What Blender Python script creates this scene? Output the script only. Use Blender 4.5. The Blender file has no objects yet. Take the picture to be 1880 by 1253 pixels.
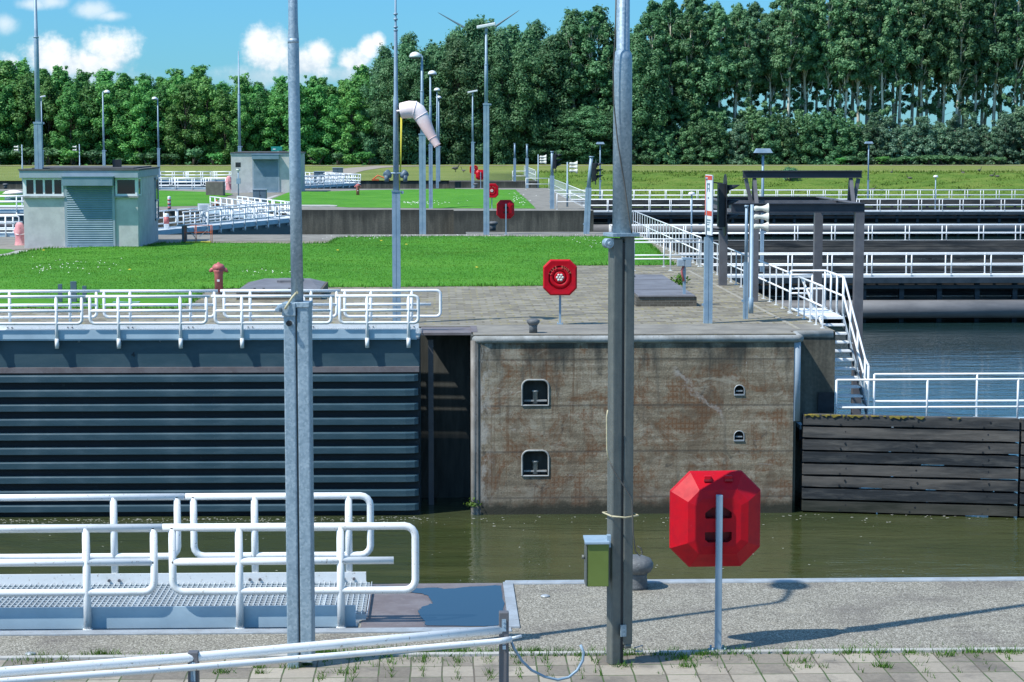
import bpy, bmesh, math, random
import numpy as np
from mathutils import Vector, Matrix
random.seed(7)
RNG = np.random.default_rng(11)
R = math.radians
scene = bpy.context.scene
col = scene.collection

# ------------------------------------------------------------------ camera survey
F_PX = 3800.0
CAM_Z = 4.5
PITCH = math.atan(378.5 / F_PX)
YAW = math.atan(129 * math.cos(PITCH) / F_PX)
_sp, _cp, _sy, _cy = math.sin(PITCH), math.cos(PITCH), math.sin(YAW), math.cos(YAW)
FW = Vector((_sy * _cp, _cy * _cp, -_sp))
RT = Vector((_cy, -_sy, 0))
UP = Vector((_sy * _sp, _cy * _sp, _cp))
def ray(px, py):
    return FW + RT * ((px - 940) / F_PX) + UP * ((626.5 - py) / F_PX)
def G(px, py, z=0.0):
    """ground plan position of a surveyed point that lies at height z"""
    d = ray(px, py); t = (z - CAM_Z) / d.z
    return (d.x * t, d.y * t)
def D(px, py, Y):
    """x, z of a surveyed point that lies at distance Y"""
    d = ray(px, py); t = Y / d.y
    return (d.x * t, CAM_Z + d.z * t)
def XH(px, py, Y):
    return D(px, py, Y)

# ------------------------------------------------------------------ mesh helpers
class MB:
    def __init__(s): s.v = []; s.f = []; s.s = []
    def add(s, vs, fs, smooth=False):
        o = len(s.v); s.v += [tuple(v) for v in vs]
        for f in fs: s.f.append(tuple(i + o for i in f)); s.s.append(smooth)
        return s
    def box(s, x0, y0, z0, x1, y1, z1):
        x0, x1 = min(x0, x1), max(x0, x1); y0, y1 = min(y0, y1), max(y0, y1); z0, z1 = min(z0, z1), max(z0, z1)
        v = [(x0,y0,z0),(x1,y0,z0),(x1,y1,z0),(x0,y1,z0),(x0,y0,z1),(x1,y0,z1),(x1,y1,z1),(x0,y1,z1)]
        return s.add(v, [(0,3,2,1),(4,5,6,7),(0,1,5,4),(1,2,6,5),(2,3,7,6),(3,0,4,7)])
    def bar(s, a, b, w, h, up=(0,0,1)):
        """rectangular bar from a to b, width w (sideways) and height h (up)"""
        a = Vector(a); b = Vector(b); t = (b - a).normalized(); u = Vector(up)
        sd = t.cross(u)
        if sd.length < 1e-4: sd = t.cross(Vector((1,0,0)))
        sd.normalize(); u = sd.cross(t).normalized()
        vs = []
        for p in (a, b):
            for i, j in ((-1,-1),(1,-1),(1,1),(-1,1)): vs.append(p + sd * (i*w/2) + u * (j*h/2))
        return s.add(vs, [(0,1,2,3),(7,6,5,4),(0,4,5,1),(1,5,6,2),(2,6,7,3),(3,7,4,0)])
    def tube(s, pts, r, n=10, cap=True):
        pts = [Vector(p) for p in pts]; m = len(pts)
        rr = [r] * m if not hasattr(r, '__len__') else list(r)
        ref = None; vs = []; fs = []
        for i, p in enumerate(pts):
            if i == 0: t = pts[1] - p
            elif i == m - 1: t = p - pts[i-1]
            else: t = (pts[i+1] - p).normalized() + (p - pts[i-1]).normalized()
            t.normalize()
            if ref is None:
                ref = Vector((0,0,1)) if abs(t.z) < .9 else Vector((1,0,0))
            a = (ref - t * ref.dot(t)).normalized(); ref = a; b = t.cross(a)
            for k in range(n):
                q = 2 * math.pi * k / n
                vs.append(p + (a * math.cos(q) + b * math.sin(q)) * rr[i])
        for i in range(m - 1):
            for k in range(n):
                k2 = (k + 1) % n
                fs.append((i*n+k, i*n+k2, (i+1)*n+k2, (i+1)*n+k))
        s.add(vs, fs, True)
        if cap:
            o = len(s.v) - len(vs)
            s.f.append(tuple(o + k for k in reversed(range(n)))); s.s.append(False)
            s.f.append(tuple(o + (m-1)*n + k for k in range(n))); s.s.append(False)
        return s
    def lathe(s, prof, n=20, c=(0,0,0), smooth=True, ax='z'):
        vs = []; fs = []; m = len(prof)
        for r, z in prof:
            for k in range(n):
                q = 2*math.pi*k/n; x, y = r*math.cos(q), r*math.sin(q)
                p = (x, y, z) if ax == 'z' else ((z, x, y) if ax == 'x' else (x, z, -y))
                vs.append((p[0]+c[0], p[1]+c[1], p[2]+c[2]))
        for i in range(m-1):
            for k in range(n):
                k2 = (k+1) % n; fs.append((i*n+k, i*n+k2, (i+1)*n+k2, (i+1)*n+k))
        s.add(vs, fs, smooth); o = len(s.v) - len(vs)
        if prof[0][0] > 1e-4: s.f.append(tuple(o+k for k in reversed(range(n)))); s.s.append(False)
        if prof[-1][0] > 1e-4: s.f.append(tuple(o+(m-1)*n+k for k in range(n))); s.s.append(False)
        return s
    def prism(s, poly, z0, z1):
        n = len(poly)
        ar = sum(poly[i][0]*poly[(i+1)%n][1]-poly[(i+1)%n][0]*poly[i][1] for i in range(n))
        if ar < 0: poly = poly[::-1]
        vs = [(p[0],p[1],z0) for p in poly] + [(p[0],p[1],z1) for p in poly]
        fs = [tuple(reversed(range(n))), tuple(range(n, 2*n))]
        for i in range(n): j = (i+1) % n; fs.append((i, j, n+j, n+i))
        return s.add(vs, fs)
    def sheet(s, poly, z):
        n = len(poly)
        ar = sum(poly[i][0]*poly[(i+1)%n][1]-poly[(i+1)%n][0]*poly[i][1] for i in range(n))
        if ar < 0: poly = poly[::-1]
        return s.add([(p[0],p[1],z) for p in poly], [tuple(range(n))])
    def xf(s, M):
        s.v = [tuple(M @ Vector(v)) for v in s.v]; return s
    def mesh(s, name):
        me = bpy.data.meshes.new(name); me.from_pydata(s.v, [], s.f); me.update()
        me.polygons.foreach_set('use_smooth', s.s)
        return me
    def build(s, name, mat, parent=None, bevel=0, seg=2):
        o = bpy.data.objects.new(name, s.mesh(name)); col.objects.link(o)
        if isinstance(mat, (list, tuple)):
            for q in mat: o.data.materials.append(q)
        elif mat: o.data.materials.append(mat)
        if parent: o.parent = parent
        if bevel:
            b = o.modifiers.new('bevel', 'BEVEL'); b.width = bevel; b.segments = seg; b.limit_method = 'ANGLE'; b.angle_limit = R(40)
        return o

def hole_plate(outer, holes, fmap, depth):
    """flat plate with real pockets. fmap(u, v, d) -> xyz, d = depth into the plate. returns (plate MB, pocket MBs)"""
    bm = bmesh.new(); es = []
    for lp in [outer] + holes:
        vs = [bm.verts.new((p[0], p[1], 0)) for p in lp]
        for i in range(len(vs)): es.append(bm.edges.new((vs[i], vs[(i+1) % len(vs)])))
    bmesh.ops.triangle_fill(bm, use_beauty=True, use_dissolve=False, edges=es, normal=(0,0,1))
    bm.verts.index_update()
    V = [fmap(v.co.x, v.co.y, 0) for v in bm.verts]
    Fs = [tuple(v.index for v in f.verts) for f in bm.faces]
    bm.free()
    m = MB(); m.add(V, Fs)
    pk = []
    for lp in holes:
        q = MB(); n = len(lp)
        vs = [fmap(p[0], p[1], 0) for p in lp] + [fmap(p[0], p[1], depth) for p in lp]
        fs = [(i, (i+1) % n, n+(i+1) % n, n+i) for i in range(n)] + [tuple(range(n, 2*n))]
        q.add(vs, fs); pk.append(q)
    return m, pk

def tag(o, label=None, cat=None, group=None, kind=None):
    if label: o['label'] = label
    if cat: o['category'] = cat
    if group: o['group'] = group
    if kind: o['kind'] = kind
    return o
def thing(name, label, cat, loc=(0,0,0), rz=0, group=None):
    o = bpy.data.objects.new(name, None); col.objects.link(o)
    o.location = loc; o.rotation_euler = (0, 0, rz); o.empty_display_size = .2
    return tag(o, label, cat, group)
def struct(mb, name, mat, bevel=0):
    o = mb.build(name, mat, None, bevel); o['kind'] = 'structure'; return o
def kids(o): return [c for c in ALLKIDS.get(o.name, [])]
def copy_tree(src, label=None, loc=None, rz=None, parent=None, scale=None):
    c = src.copy(); col.objects.link(c)
    if parent is not None: c.parent = parent
    if label: c['label'] = label
    if loc is not None: c.location = loc
    if rz is not None: c.rotation_euler = (0, 0, rz)
    if scale is not None: c.scale = scale
    for ch in list(src.children): copy_tree(ch, parent=c)
    return c
def dup(o, parent, loc=None):
    """a further copy of one part, sharing its mesh"""
    c = o.copy(); col.objects.link(c); c.parent = parent
    if loc is not None: c.location = loc
    return c
def text_mb(txt, size, extrude=.004):
    cu = bpy.data.curves.new('txt', 'FONT'); cu.body = txt; cu.size = size; cu.extrude = extrude; cu.align_x = 'CENTER'; cu.align_y = 'CENTER'
    ob = bpy.data.objects.new('txt', cu); col.objects.link(ob)
    dg = bpy.context.evaluated_depsgraph_get(); me = bpy.data.meshes.new_from_object(ob.evaluated_get(dg))
    m = MB(); m.add([v.co[:] for v in me.vertices], [tuple(p.vertices) for p in me.polygons])
    bpy.data.objects.remove(ob); bpy.data.meshes.remove(me); bpy.data.curves.remove(cu)
    return m

# ------------------------------------------------------------------ materials
class NT:
    def __init__(s, tree): s.t = tree
    def n(s, typ, **kw):
        nd = s.t.nodes.new(typ)
        for k, v in kw.items():
            if k.startswith('i_'):
                key = k[2:]; key = int(key) if key.isdigit() else key.replace('_', ' ')
                s.set(nd.inputs[key], v)
            else: setattr(nd, k, v)
        return nd
    def set(s, sock, v):
        if isinstance(v, bpy.types.NodeSocket): s.t.links.new(v, sock)
        elif isinstance(v, (tuple, list)) and len(v) == 3 and sock.type == 'RGBA': sock.default_value = (*v, 1)
        else: sock.default_value = v
    def m(s, op, a, b=0.0, c=None, clamp=False):
        nd = s.t.nodes.new('ShaderNodeMath'); nd.operation = op; nd.use_clamp = clamp
        s.set(nd.inputs[0], a); s.set(nd.inputs[1], b)
        if c is not None: s.set(nd.inputs[2], c)
        return nd.outputs[0]
    def mix(s, f, a, b, mode='MIX'):
        nd = s.t.nodes.new('ShaderNodeMix'); nd.data_type = 'RGBA'; nd.blend_type = mode
        s.set(nd.inputs[0], f); s.set(nd.inputs[6], a); s.set(nd.inputs[7], b)
        return nd.outputs[2]
    def ramp(s, f, stops):
        nd = s.t.nodes.new('ShaderNodeValToRGB'); cr = nd.color_ramp
        while len(cr.elements) < len(stops): cr.elements.new(.5)
        for e, (p, c) in zip(cr.elements, stops):
            e.position = p; e.color = (*c, 1) if hasattr(c, '__len__') else (c, c, c, 1)
        s.set(nd.inputs[0], f); return nd.outputs[0]
    def step(s, f, lo, hi):
        nd = s.t.nodes.new('ShaderNodeMapRange'); nd.interpolation_type = 'SMOOTHSTEP'
        s.set(nd.inputs[0], f); s.set(nd.inputs[1], lo); s.set(nd.inputs[2], hi)
        return nd.outputs[0]
    def coord(s, world=True, scale=(1,1,1), rot=(0,0,0)):
        o = s.n('ShaderNodeNewGeometry').outputs['Position'] if world else s.n('ShaderNodeTexCoord').outputs['Object']
        mp = s.n('ShaderNodeMapping'); s.set(mp.inputs[0], o); mp.inputs['Scale'].default_value = scale; mp.inputs['Rotation'].default_value = rot
        return mp.outputs[0]
    def noise(s, vec, scale, detail=4, rough=.55, dist=0):
        nd = s.n('ShaderNodeTexNoise'); s.set(nd.inputs['Vector'], vec); nd.inputs['Scale'].default_value = scale
        nd.inputs['Detail'].default_value = detail; nd.inputs['Roughness'].default_value = rough; nd.inputs['Distortion'].default_value = dist
        return nd.outputs['Fac']
    def vor(s, vec, scale, feature='F1', out='Distance', rnd=1):
        nd = s.n('ShaderNodeTexVoronoi'); nd.feature = feature; s.set(nd.inputs['Vector'], vec); nd.inputs['Scale'].default_value = scale
        nd.inputs['Randomness'].default_value = rnd
        return nd.outputs[out]
    def bump(s, h, strength=.3, dist=.01):
        nd = s.n('ShaderNodeBump'); nd.inputs['Strength'].default_value = strength; nd.inputs['Distance'].default_value = dist
        s.set(nd.inputs['Height'], h); return nd.outputs[0]

def new_mat(name):
    m = bpy.data.materials.new(name); m.use_nodes = True
    m.node_tree.nodes.clear(); return m, NT(m.node_tree)
def finish(nt, base, rough=.5, metal=0.0, normal=None, spec=.5, trans=0, coat=0):
    b = nt.n('ShaderNodeBsdfPrincipled')
    nt.set(b.inputs['Base Color'], base); nt.set(b.inputs['Roughness'], rough); nt.set(b.inputs['Metallic'], metal)
    b.inputs['Specular IOR Level'].default_value = spec
    if coat: b.inputs['Coat Weight'].default_value = coat
    if normal is not None: nt.set(b.inputs['Normal'], normal)
    o = nt.n('ShaderNodeOutputMaterial'); out = b.outputs[0]
    if trans:
        tr = nt.n('ShaderNodeBsdfTranslucent'); nt.set(tr.inputs[0], base)
        mx = nt.n('ShaderNodeMixShader'); mx.inputs[0].default_value = trans
        nt.t.links.new(out, mx.inputs[1]); nt.t.links.new(tr.outputs[0], mx.inputs[2]); out = mx.outputs[0]
    nt.t.links.new(out, o.inputs[0]); return b
def simple(name, c1, c2=None, scale=6, rough=.5, metal=0, bump=.0, spec=.5, stretch=(1,1,1), world=False, lo=.35, hi=.65, bdist=.01, dirt=None):
    m, nt = new_mat(name); v = nt.coord(world, stretch)
    f = nt.noise(v, scale, 5, .6)
    base = nt.mix(nt.step(f, lo, hi), c1, c2 or c1)
    if dirt:
        g = nt.noise(v, scale * 5.3, 4, .7)
        base = nt.mix(nt.m('MULTIPLY', nt.step(g, .56, .74), dirt[1]), base, dirt[0])
    nm = nt.bump(nt.noise(v, scale * 9, 3), bump, bdist) if bump else None
    rg = nt.m('ADD', nt.m('MULTIPLY', f, .25), rough - .12)
    finish(nt, base, rg, metal, nm, spec); return m

M = {}
# galvanised steel with spangle
m, nt = new_mat('galvanised'); v = nt.coord(False)
sp = nt.vor(v, 55, out='Color'); bw = nt.n('ShaderNodeRGBToBW'); nt.set(bw.inputs[0], sp)
f = nt.m('ADD', nt.m('MULTIPLY', bw.outputs[0], .45), nt.m('MULTIPLY', nt.noise(v, 5, 6, .7), .55))
base = nt.ramp(f, [(.2, (.20,.28,.335)), (.5, (.29,.38,.445)), (.8, (.42,.51,.56))])
finish(nt, base, nt.m('ADD', nt.m('MULTIPLY', f, .3), .3), .35, nt.bump(f, .06, .004)); M['galv'] = m
m, nt = new_mat('galvanised_shade_tone'); v = nt.coord(False); v2 = nt.coord(False, (1,1,.06))  # streaked steel, darkened to carry the shade on the right lamp post's column
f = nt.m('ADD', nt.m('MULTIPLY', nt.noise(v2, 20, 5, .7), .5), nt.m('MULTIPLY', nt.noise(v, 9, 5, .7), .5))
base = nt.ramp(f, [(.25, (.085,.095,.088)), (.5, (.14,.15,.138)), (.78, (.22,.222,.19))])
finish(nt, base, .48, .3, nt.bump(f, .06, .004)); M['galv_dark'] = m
M['galv_far'] = simple('galvanised_blue', (.22,.32,.41), (.30,.40,.48), 3, .5, .15)
m, nt = new_mat('white_paint'); v = nt.coord(False)
f = nt.noise(v, 3.5, 6, .7); g = nt.noise(v, 38, 3, .6)
base = nt.mix(nt.step(f, .5, .75), (.80,.81,.80), (.66,.68,.66))
base = nt.mix(nt.m('MULTIPLY', nt.step(g, .63, .72), .75), base, (.30,.24,.18))
base = nt.mix(nt.m('MULTIPLY', nt.step(nt.noise(nt.coord(False), 11, 5, .75), .58, .74), .35), base, (.50,.48,.43))
finish(nt, base, .38, 0, nt.bump(g, .05, .003)); M['white'] = m
M['white_far'] = simple('white_paint_plain', (.80,.81,.81), (.72,.74,.74), 2, .4)
m, nt = new_mat('red_plastic'); v = nt.coord(False); f = nt.noise(v, 7, 5, .65); g = nt.noise(v, 70, 3, .6)
base = nt.mix(nt.step(f, .4, .7), (.50,.0022,.012), (.40,.003,.014))
base = nt.mix(nt.m('MULTIPLY', nt.step(g, .69, .75), .25), base, (.70,.20,.20))
base = nt.mix(nt.m('MULTIPLY', nt.step(nt.noise(nt.coord(False, (1,1,.4)), 6, 5, .7), .55, .75), .35), base, (.30,.02,.02))
b = finish(nt, base, nt.m('ADD', nt.m('MULTIPLY', f, .3), .30), 0, nt.bump(nt.noise(v, 160, 2), .04, .002), .22); b.inputs['Subsurface Weight'].default_value = 0; b.inputs['Subsurface Radius'].default_value = (.02,.004,.004)
M['red'] = m
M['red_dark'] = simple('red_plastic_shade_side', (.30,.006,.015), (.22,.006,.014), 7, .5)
# stained lock wall concrete
m, nt = new_mat('stained_lock_concrete'); v = nt.coord(True)
big = nt.noise(v, .55, 6, .62, .3); vs_ = nt.noise(nt.coord(True, (3.2,1,.28)), 1.6, 5, .65); hs = nt.noise(nt.coord(True, (.35,1,4.5)), 1.3, 5, .7)
fine = nt.noise(v, 26, 4, .7)
base = nt.ramp(nt.m('ADD', nt.m('MULTIPLY', hs, .62), nt.m('MULTIPLY', fine, .38)), [(.34, (.125,.098,.066)), (.50, (.26,.212,.145)), (.66, (.46,.395,.30))])
# faint rust grid of the form ties and rebar behind the face
wx = nt.n('ShaderNodeTexWave', wave_type='BANDS', bands_direction='X'); nt.set(wx.inputs[0], v); wx.inputs['Scale'].default_value = 3.3; wx.inputs['Distortion'].default_value = 1.2; wx.inputs['Detail'].default_value = 3
wz = nt.n('ShaderNodeTexWave', wave_type='BANDS', bands_direction='Z'); nt.set(wz.inputs[0], v); wz.inputs['Scale'].default_value = 2.6; wz.inputs['Distortion'].default_value = 1.4; wz.inputs['Detail'].default_value = 3
grid = nt.m('MAXIMUM', nt.m('POWER', wx.outputs['Fac'], 3.0), nt.m('POWER', wz.outputs['Fac'], 3.0))
rust = nt.m('MULTIPLY', nt.step(nt.noise(v, 1.15, 6, .75, .6), .47, .60), nt.m('ADD', nt.m('MULTIPLY', grid, .42), .46))
base = nt.mix(rust, base, (.17,.078,.034))
blot = nt.m('MULTIPLY', nt.step(nt.noise(nt.coord(True, (1.3,1,.7)), .9, 6, .7, .8), .45, .60), nt.m('ADD', nt.m('MULTIPLY', fine, .9), .05))
base = nt.mix(nt.m('MULTIPLY', blot, .95), base, (.105,.066,.040))
dkb = nt.step(nt.noise(nt.coord(True, (1.5,1,1.1)), 1.5, 6, .75, .6), .585, .66)
base = nt.mix(nt.m('MULTIPLY', dkb, .7), base, (.075,.066,.055))
clean = nt.step(nt.noise(nt.coord(True, (.8,1,1.2)), 1.7, 6, .7, .5), .55, .68)
base = nt.mix(nt.m('MULTIPLY', clean, .65), base, (.39,.345,.265))
streak = nt.step(nt.noise(nt.coord(True, (7,1,.25)), 1.0, 5, .7), .58, .70)
base = nt.mix(nt.m('MULTIPLY', streak, .55), base, (.13,.065,.03))
lines = nt.n('ShaderNodeTexWave', wave_type='BANDS', bands_direction='Z'); nt.set(lines.inputs[0], v); lines.inputs['Scale'].default_value = .30; lines.inputs['Distortion'].default_value = .15
base = nt.mix(nt.m('MULTIPLY', nt.step(lines.outputs['Fac'], .992, .999), .55), base, (.07,.06,.05))
base = nt.mix(nt.m('MULTIPLY', nt.step(vs_, .55, .72), .5), base, (.10,.088,.07))
sep = nt.n('ShaderNodeSeparateXYZ'); nt.set(sep.inputs[0], v); zz = sep.outputs[2]; xx = sep.outputs[0]
topd = nt.m('MULTIPLY', nt.step(nt.m('ADD', zz, nt.m('MULTIPLY', vs_, 1.1)), -.35, .25), nt.step(nt.noise(nt.coord(True, (1,1,.3)), 1.3, 5, .6), .42, .6))
base = nt.mix(nt.m('MULTIPLY', topd, .85), base, (.035,.038,.034))
scar = nt.m('SUBTRACT', 1.0, nt.step(nt.m('ABSOLUTE', nt.m('ADD', nt.m('ADD', zz, 1.30), nt.m('ADD', nt.m('MULTIPLY', nt.m('SUBTRACT', xx, 5.75), .95), nt.m('MULTIPLY', nt.m('SUBTRACT', nt.noise(v, 2.2, 5, .7), .5), .9)))), .03, .11))
scar = nt.m('MULTIPLY', scar, nt.m('MULTIPLY', nt.step(xx, 5.15, 5.3), nt.m('SUBTRACT', 1.0, nt.step(xx, 6.25, 6.4))))
base = nt.mix(nt.m('MULTIPLY', nt.m('MULTIPLY', scar, nt.step(nt.noise(v, 5, 4, .7), .38, .55)), .55), base, (.42,.38,.34))
pale = nt.step(nt.noise(nt.coord(True, (.5,1,3.2)), 2.3, 6, .72, 1.2), .655, .70)
base = nt.mix(nt.m('MULTIPLY', pale, .55), base, (.47,.45,.43))
edge = nt.m('MULTIPLY', nt.m('SUBTRACT', 1.0, nt.step(nt.m('ADD', xx, nt.m('MULTIPLY', fine, .5)), 1.15, 1.45)), nt.step(nt.noise(nt.coord(True, (1,1,.5)), 6, 5, .7), .42, .6))
base = nt.mix(nt.m('MULTIPLY', edge, .7), base, (.43,.40,.35))
moss = nt.m('SUBTRACT', 1.0, nt.step(nt.m('ADD', zz, nt.m('MULTIPLY', nt.noise(v, 3, 5, .7), .35)), -3.74, -3.50))
base = nt.mix(nt.m('MULTIPLY', moss, .95), base, (.012,.018,.008))
damp = nt.m('SUBTRACT', 1.0, nt.step(nt.m('ADD', zz, nt.m('MULTIPLY', nt.noise(v, 1.2, 5, .7), .8)), -3.3, -2.6))
base = nt.mix(nt.m('MULTIPLY', damp, .28), base, (.10,.085,.072))
hb = nt.m('ADD', nt.m('MULTIPLY', fine, .6), nt.m('MULTIPLY', nt.noise(v, 7, 5, .7), .8))
finish(nt, base, .85, 0, nt.bump(hb, .55, .02), .3); M['wall'] = m
# dark lock concrete (side walls)
m, nt = new_mat('weathered_lock_concrete'); v = nt.coord(True)
vs_ = nt.noise(nt.coord(True, (2.2,2.2,.16)), 1.2, 6, .65); fine = nt.noise(v, 12, 4, .7); big = nt.noise(v, .3, 4, .6)
f = nt.m('ADD', nt.m('MULTIPLY', vs_, .55), nt.m('ADD', nt.m('MULTIPLY', fine, .25), nt.m('MULTIPLY', big, .2)))
base = nt.ramp(f, [(.3, (.035,.035,.028)), (.5, (.10,.095,.075)), (.68, (.21,.19,.145))])
sep = nt.n('ShaderNodeSeparateXYZ'); nt.set(sep.inputs[0], v)
moss = nt.m('SUBTRACT', 1.0, nt.step(nt.m('ADD', sep.outputs[2], nt.m('MULTIPLY', nt.noise(v, 3, 5, .7), .4)), -3.75, -3.4))
drip = nt.m('MULTIPLY', nt.step(nt.m('ADD', sep.outputs[2], nt.m('MULTIPLY', nt.noise(nt.coord(True, (1.2,1.2,.1)), 1.0, 5, .7), 2.6)), .55, 1.25), nt.step(sep.outputs[2], .02, -.02))
base = nt.mix(nt.m('MULTIPLY', drip, .7), base, (.03,.031,.026))
base = nt.mix(moss, base, (.014,.02,.01))
finish(nt, base, .85, 0, nt.bump(fine, .4, .02), .3); M['sidewall'] = m
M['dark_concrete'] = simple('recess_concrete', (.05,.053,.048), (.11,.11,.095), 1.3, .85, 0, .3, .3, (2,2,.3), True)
M['coping'] = simple('coping_concrete', (.37,.38,.365), (.23,.235,.22), 3, .7, 0, .3, .4, (1,1,1), True, dirt=((.14,.10,.07), .6))
M['steel_edge'] = simple('steel_edging', (.42,.45,.47), (.32,.34,.35), 4, .45, .2, 0, .5, (1,1,1), True, dirt=((.2,.13,.09), .5))
# exposed aggregate
m, nt = new_mat('exposed_aggregate'); v = nt.coord(True)
cell = nt.vor(v, 88, out='Color'); bw = nt.n('ShaderNodeRGBToBW'); nt.set(bw.inputs[0], cell)
dist = nt.vor(v, 88); st = nt.noise(v, .9, 6, .65); st2 = nt.noise(nt.coord(True, (.5,1.5,1)), 2.2, 5, .65)
base = nt.ramp(bw.outputs[0], [(.12, (.115,.105,.084)), (.4, (.205,.19,.150)), (.62, (.285,.265,.215)), (.88, (.47,.445,.38))])
base = nt.mix(nt.m('MULTIPLY', nt.step(dist, .55, .9), .5), base, (.06,.055,.048))
base = nt.mix(nt.m('MULTIPLY', nt.step(st, .48, .66), .5), base, (.115,.10,.09))
base = nt.mix(nt.m('MULTIPLY', nt.step(st2, .58, .72), .4), base, (.36,.33,.26))
finish(nt, base, .85, 0, nt.bump(nt.m('SUBTRACT', 1.0, dist), .55, .008), .3); M['aggregate'] = m
def paver_mat(name, w, h, cols, joint, moss, mort=.012, off=0.0, mossamt=.6, stain=(.10,.09,.08), jn=1.0):
    m, nt = new_mat(name); v = nt.coord(True)
    br = nt.n('ShaderNodeTexBrick'); wob = nt.n('ShaderNodeTexNoise'); nt.set(wob.inputs[0], v); wob.inputs['Scale'].default_value = 2.5
    vv = nt.n('ShaderNodeVectorMath', operation='MULTIPLY_ADD'); nt.set(vv.inputs[0], wob.outputs['Color']); vv.inputs[1].default_value = (.02,.02,0); nt.set(vv.inputs[2], v)
    nt.set(br.inputs['Vector'], vv.outputs[0]); br.offset = off; br.squash = 1
    br.inputs['Scale'].default_value = 1; br.inputs['Brick Width'].default_value = w; br.inputs['Row Height'].default_value = h
    br.inputs['Mortar Size'].default_value = mort; br.inputs['Mortar Smooth'].default_value = .3
    nt.set(br.inputs['Color1'], (0,0,0)); nt.set(br.inputs['Color2'], (1,1,1)); nt.set(br.inputs['Mortar'], (.5,.5,.5))
    fine = nt.noise(v, 24, 5, .7); patch = nt.noise(v, .8, 5, .65)
    bw = nt.n('ShaderNodeRGBToBW'); nt.set(bw.inputs[0], br.outputs['Color'])
    f = nt.m('ADD', nt.m('MULTIPLY', bw.outputs[0], .4), nt.m('ADD', nt.m('MULTIPLY', fine, .35), nt.m('MULTIPLY', patch, .3)))
    base = nt.ramp(f, [(.28, cols[0]), (.52, cols[1]), (.8, cols[2])])
    base = nt.mix(nt.m('MULTIPLY', nt.step(nt.noise(v, 1.9, 6, .7), .50, .68), .6), base, stain)
    jc = nt.mix(nt.step(nt.noise(v, 1.6, 5, .6), .42, .58), joint, moss)
    base = nt.mix(nt.m('MULTIPLY', br.outputs['Fac'], jn), base, jc)
    my = nt.m('MULTIPLY', nt.step(nt.noise(nt.coord(True, (.6,1,1)), 1.4, 6, .7), .52, .7), mossamt)
    base = nt.mix(my, base, moss)
    hh = nt.m('SUBTRACT', nt.m('MULTIPLY', fine, .3), br.outputs['Fac'])
    finish(nt, base, .82, 0, nt.bump(hh, .5, .008), .35); return m
M['paver'] = paver_mat('concrete_slab_paving', .267, .345, ((.155,.135,.108),(.265,.232,.186),(.39,.345,.275)), (.12,.10,.075), (.06,.10,.03), .008, 0.0, 0.0)
M['island_paver'] = paver_mat('old_block_paving', .40, .40, ((.145,.128,.098),(.215,.195,.152),(.30,.275,.22)), (.115,.10,.07), (.27,.235,.105), .032, .5, .45, (.14,.125,.10), .75)
M['apron'] = simple('concrete_apron', (.255,.24,.205), (.175,.165,.145), 1.1, .85, 0, .4, .3, (1,1,1), True, dirt=((.33,.29,.17), .5))
M['apron_line'] = simple('worn_edging_stone', (.33,.305,.25), (.26,.245,.20), 3, .85, 0, .4, .3, (1,1,1), True)
M['path'] = simple('pale_path', (.33,.29,.24), (.26,.23,.19), .7, .9, 0, .2, .3, (1,1,1), True)
M['pathstone'] = simple('pale_stone', (.45,.44,.41), (.36,.35,.32), 2, .8, 0, .2, .3, (1,1,1), True)
M['hatch'] = simple('grey_hatch_lid', (.20,.195,.205), (.145,.14,.15), 1.6, .6, .1, .2, .5, (1,1,1), True, dirt=((.25,.24,.22), .4))
m, nt = new_mat('hatch_brick'); v = nt.coord(True); br = nt.n('ShaderNodeTexBrick')
mp = nt.coord(True, (1,1,1), (R(90),0,0)); nt.set(br.inputs['Vector'], mp); br.inputs['Scale'].default_value = 1; br.inputs['Brick Width'].default_value = .21; br.inputs['Row Height'].default_value = .065; br.inputs['Mortar Size'].default_value = .008
nt.set(br.inputs['Color1'], (.075,.062,.055)); nt.set(br.inputs['Color2'], (.13,.11,.095)); nt.set(br.inputs['Mortar'], (.17,.16,.14))
finish(nt, nt.mix(nt.m('MULTIPLY', nt.noise(v, 5, 5, .7), .5), br.outputs['Color'], (.10,.10,.06)), .85, 0, nt.bump(br.outputs['Fac'], .3, .006), .3); M['hatchbrick'] = m
# grass ground
def grass_mat(name, a, b, c, s=1.0):
    m, nt = new_mat(name); v = nt.coord(True)
    f = nt.m('ADD', nt.m('MULTIPLY', nt.noise(v, .22*s, 6, .65), .45), nt.m('ADD', nt.m('MULTIPLY', nt.noise(v, 1.3*s, 5, .7), .3), nt.m('MULTIPLY', nt.noise(v, 11*s, 4, .7), .25)))
    base = nt.ramp(f, [(.34, a), (.5, b), (.68, c)])
    finish(nt, base, .8, 0, nt.bump(nt.noise(v, 14*s, 4, .7), .9, .06/s), .2); return m
M['lawn'] = grass_mat('lawn_turf', (.045,.18,.010), (.075,.25,.016), (.13,.31,.034))
M['meadow'] = grass_mat('far_mown_grass', (.115,.165,.030), (.185,.225,.055), (.26,.275,.09), .35)
m, nt = new_mat('tall_bank_grass'); v = nt.coord(True)
f = nt.m('ADD', nt.m('MULTIPLY', nt.noise(nt.coord(True, (.4,1,1.5)), .5, 6, .7), .6), nt.m('MULTIPLY', nt.noise(v, 3, 5, .7), .4))
base = nt.ramp(f, [(.32, (.050,.11,.016)), (.48, (.11,.19,.030)), (.66, (.20,.24,.055))])
finish(nt, base, .85, 0, nt.bump(nt.noise(v, 4, 4, .7), 1.0, .2), .1); M['bank'] = m
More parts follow.
